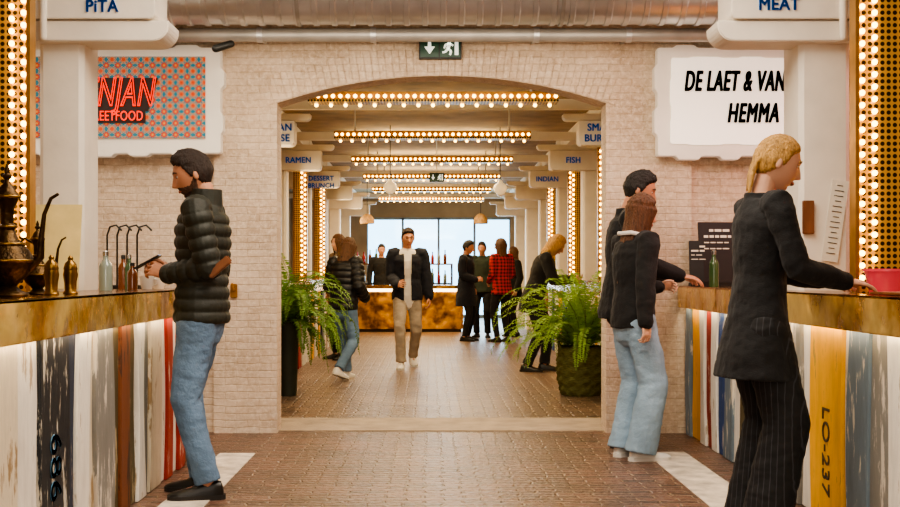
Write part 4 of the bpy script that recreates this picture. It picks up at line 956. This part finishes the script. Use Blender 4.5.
# ------------------------------------------------------------------ ferns
def fern(x,y,pot,label,m,n,L,seed,sp=1.,el=52):
    rr=random.Random(seed); o=empty('potted_fern',(x,y,0)); tag(o,label,'plant')
    if pot=='basket':
        H=.47; q=MB(); pr=[(.001,0),(.16,0)]+[(.17+.075*math.sin(math.pi*(.12+.68*i/20))+.012*abs(math.sin(math.pi*i/4))-.02,H*i/20) for i in range(21)]+[(.225,H),(.20,H),(.19,H-.06),(.001,H-.06)]
        q.lathe(pr,(x,y,0),60,weave=.008); q.build('basket',MT['basket'],o,True,ang=50)
        for s in (0,1): q=MB(); q.tube([(x+.215*math.cos(a+s*math.pi),y+.215*math.sin(a+s*math.pi),H-.06+.1*math.sin((a+.5)*math.pi)) for a in (-.5,-.25,0,.25,.5)],[.012]*5,8); q.build('handle',MT['basket'],o,True)
    else:
        H=.72; MB().lathe([(.001,0),(.085,0),(.11,H),(.1,H),(.095,H-.05),(.001,H-.05)],(x,y,0),28).build('planter',MT['blackpot'],o,True)
    MB().lathe([(.001,0),(.1,0),(.09,.02),(.001,.03)],(x,y,H-.055),20).build('soil',MT['soil'],o,True)
    q=MB(); st=MB()
    for i in range(n):
        ph=2*math.pi*((i*.618)%1)+rr.uniform(-.2,.2); lv=i/n
        e=rad(89-el*lv+rr.uniform(-6,6)); ln=L*rr.uniform(.6,1.12)*(1.05-.2*lv)
        p=V((x+rr.uniform(-.07,.07),y+rr.uniform(-.07,.07),H-.03)); pts=[p]; N=28; tw=rr.uniform(-.5,.5); dr=rr.uniform(3.4,6.8)*(24/28)*sp
        for j in range(N):
            d=V((math.cos(ph)*math.cos(e),math.sin(ph)*math.cos(e),math.sin(e))); p=p+d*ln/N*1.2; pts.append(p); e=max(e-rad(dr*(.3+1.7*j/N)),rad(-82)); ph+=tw/N
        st.tube(pts,[.0030-.0023*j/N for j in range(N+1)],5)
        for j in range(3,N+1):
            t=(pts[j]-pts[j-1]).normalized(); sd=t.cross(V((0,0,1)))
            if sd.length<1e-3: sd=V((1,0,0))
            sd.normalize(); nrm=sd.cross(t)
            fr=j/N; ll=.058*math.sin(math.pi*min(1,fr*.80+.20))**.7+.010
            for s in (1,-1):
                for hh in (0,.5):
                    b=pts[j].lerp(pts[j-1],hh); dd=(sd*s+t*.3-V((0,0,.15))+V((rr.uniform(-.25,.25),rr.uniform(-.25,.25),rr.uniform(-.25,.25)))).normalized(); wv=t*.0085
                    tip=b+dd*ll*rr.uniform(.75,1.2); md=b+dd*ll*.5+nrm*.004
                    q.add([b,md+wv,tip,md-wv],[(0,1,2,3)])
    st.build('stems',MT['stem'],o,True,uv=False)
    q.build('fronds',MT[m],o,False,uv=False)
fern(1.45,11.05,'basket','bushy bright green fern in an olive woven basket right of the passage','limegreen',105,1.0,3,.95,60)
fern(-1.36,11.0,'tall','green fern in a tall dark planter left of the passage','green',100,.80,8,1.2,82)

# ------------------------------------------------------------------ pendants
def pendant(x,y,z,kind,label):
    o=empty('pendant_lamp',(x,y,z)); tag(o,label,'lamp')
    q=MB(); q.tube([(x,y,z+.1),(x,y,3.25)],[.006]*2,6,rnd=False); q.build('cord',MT['housing'],o)
    if kind=='globe':
        k=.82; MB().lathe([(.001,-.12*k),(.06*k,-.10*k),(.105*k,-.05*k),(.12*k,0),(.105*k,.05*k),(.05*k,.09*k),(.03*k,.11),(.001,.11)],(x,y,z),20).build('glass_shade',MT['globe'],o,True)
    else:
        k=.7; MB().lathe([(r*k,q*k) for r,q in [(.2,-.16),(.22,-.1),(.2,0),(.12,.1),(.04,.14),(.03,.14),(.11,.09),(.19,0),(.21,-.1),(.19,-.16)]],(x,y,z),20).build('wicker_shade',MT['wicker'],o,True)
pendant(-.56,16.2,2.38,'globe','milky globe pendant lamp left of the hall centre'); pendant(1.0,16.4,2.38,'globe','milky globe pendant lamp right of the hall centre')
pendant(-1.3,23.8,2.3,'wicker','wicker pendant lamp at left over the gold bar'); pendant(1.05,23.8,2.3,'wicker','wicker pendant lamp at right near the end windows')

# ------------------------------------------------------------------ lights
def area(loc,size,energy,col,rot=(0,0,0),sy=None):
    l=bpy.data.lights.new('area','AREA'); l.energy=energy; l.color=col; l.size=size
    if sy: l.shape='RECTANGLE'; l.size_y=sy
    o=bpy.data.objects.new('area_light',l); COL.objects.link(o); o.location=loc; o.rotation_euler=rot; return o
WARM=(1,.75,.43); MID=(1,.87,.71)
area((.1,4.9,3.3),2.4,145,MID,sy=2.0)
area((.1,1.5,3.3),3.0,85,MID,sy=2.5)
area((0,-1.2,2.3),3,70,(1,.9,.78),rot=(rad(78),0,0),sy=2)
for i in range(6):
    area((.05,10.9+2.95*i,2.70),2.0,68,WARM,sy=.35)
    area((.05,11.05+2.95*i,2.90),2.2,36,(1,.79,.45),rot=(rad(180),0,0),sy=.3)
    if i<5: area((-1.70,11.9+2.95*i,2.2),.3,10,WARM,rot=(0,rad(-90),0),sy=.8)
area((.1,9.4,2.75),2.0,34,(1,.88,.7),rot=(rad(22),0,0),sy=.3)
area((0,7.5,2.7),3,22,(1,.83,.62),rot=(rad(35),0,0),sy=.3)
area((-1.455,5.05,.94),.02,36,(1,.83,.58),sy=4.0,rot=(0,rad(-12),0))
area((1.825,5.8,.94),.02,36,(1,.83,.58),sy=5.0,rot=(0,rad(12),0))
area((-2.2,7.7,3.3),1.2,45,MID,sy=.6); area((2.35,7.7,3.3),1.2,45,(1,.8,.68),sy=.6)
area((-2.8,6.6,2.9),.8,30,MID); area((3.0,6.6,2.9),.8,45,(1,.52,.5))
area((-.4,22.2,2.6),1.5,60,(1,.7,.38),rot=(rad(25),0,0)); area((-.6,25,2.9),1.5,30,WARM)
area((.5,29.8,1.6),4,190,(.74,.89,1),rot=(rad(-90),0,0),sy=2.4)
w=bpy.data.worlds.new('world'); SC.world=w; w.use_nodes=True; bg=w.node_tree.nodes['Background']; bg.inputs[0].default_value=(.56,.84,1,1); bg.inputs[1].default_value=6.5

try: SC.view_settings.look='AgX - Medium High Contrast'
except Exception as e: print('look',e)
# ------------------------------------------------------------------ camera
cam=bpy.data.cameras.new('camera'); cam.lens=46; cam.sensor_width=36; cam.shift_x=20/900; cam.shift_y=19.5/900; cam.clip_start=.05
co=bpy.data.objects.new('camera',cam); COL.objects.link(co); co.location=(0,0,1.17); co.rotation_euler=(rad(90),0,0); SC.camera=co
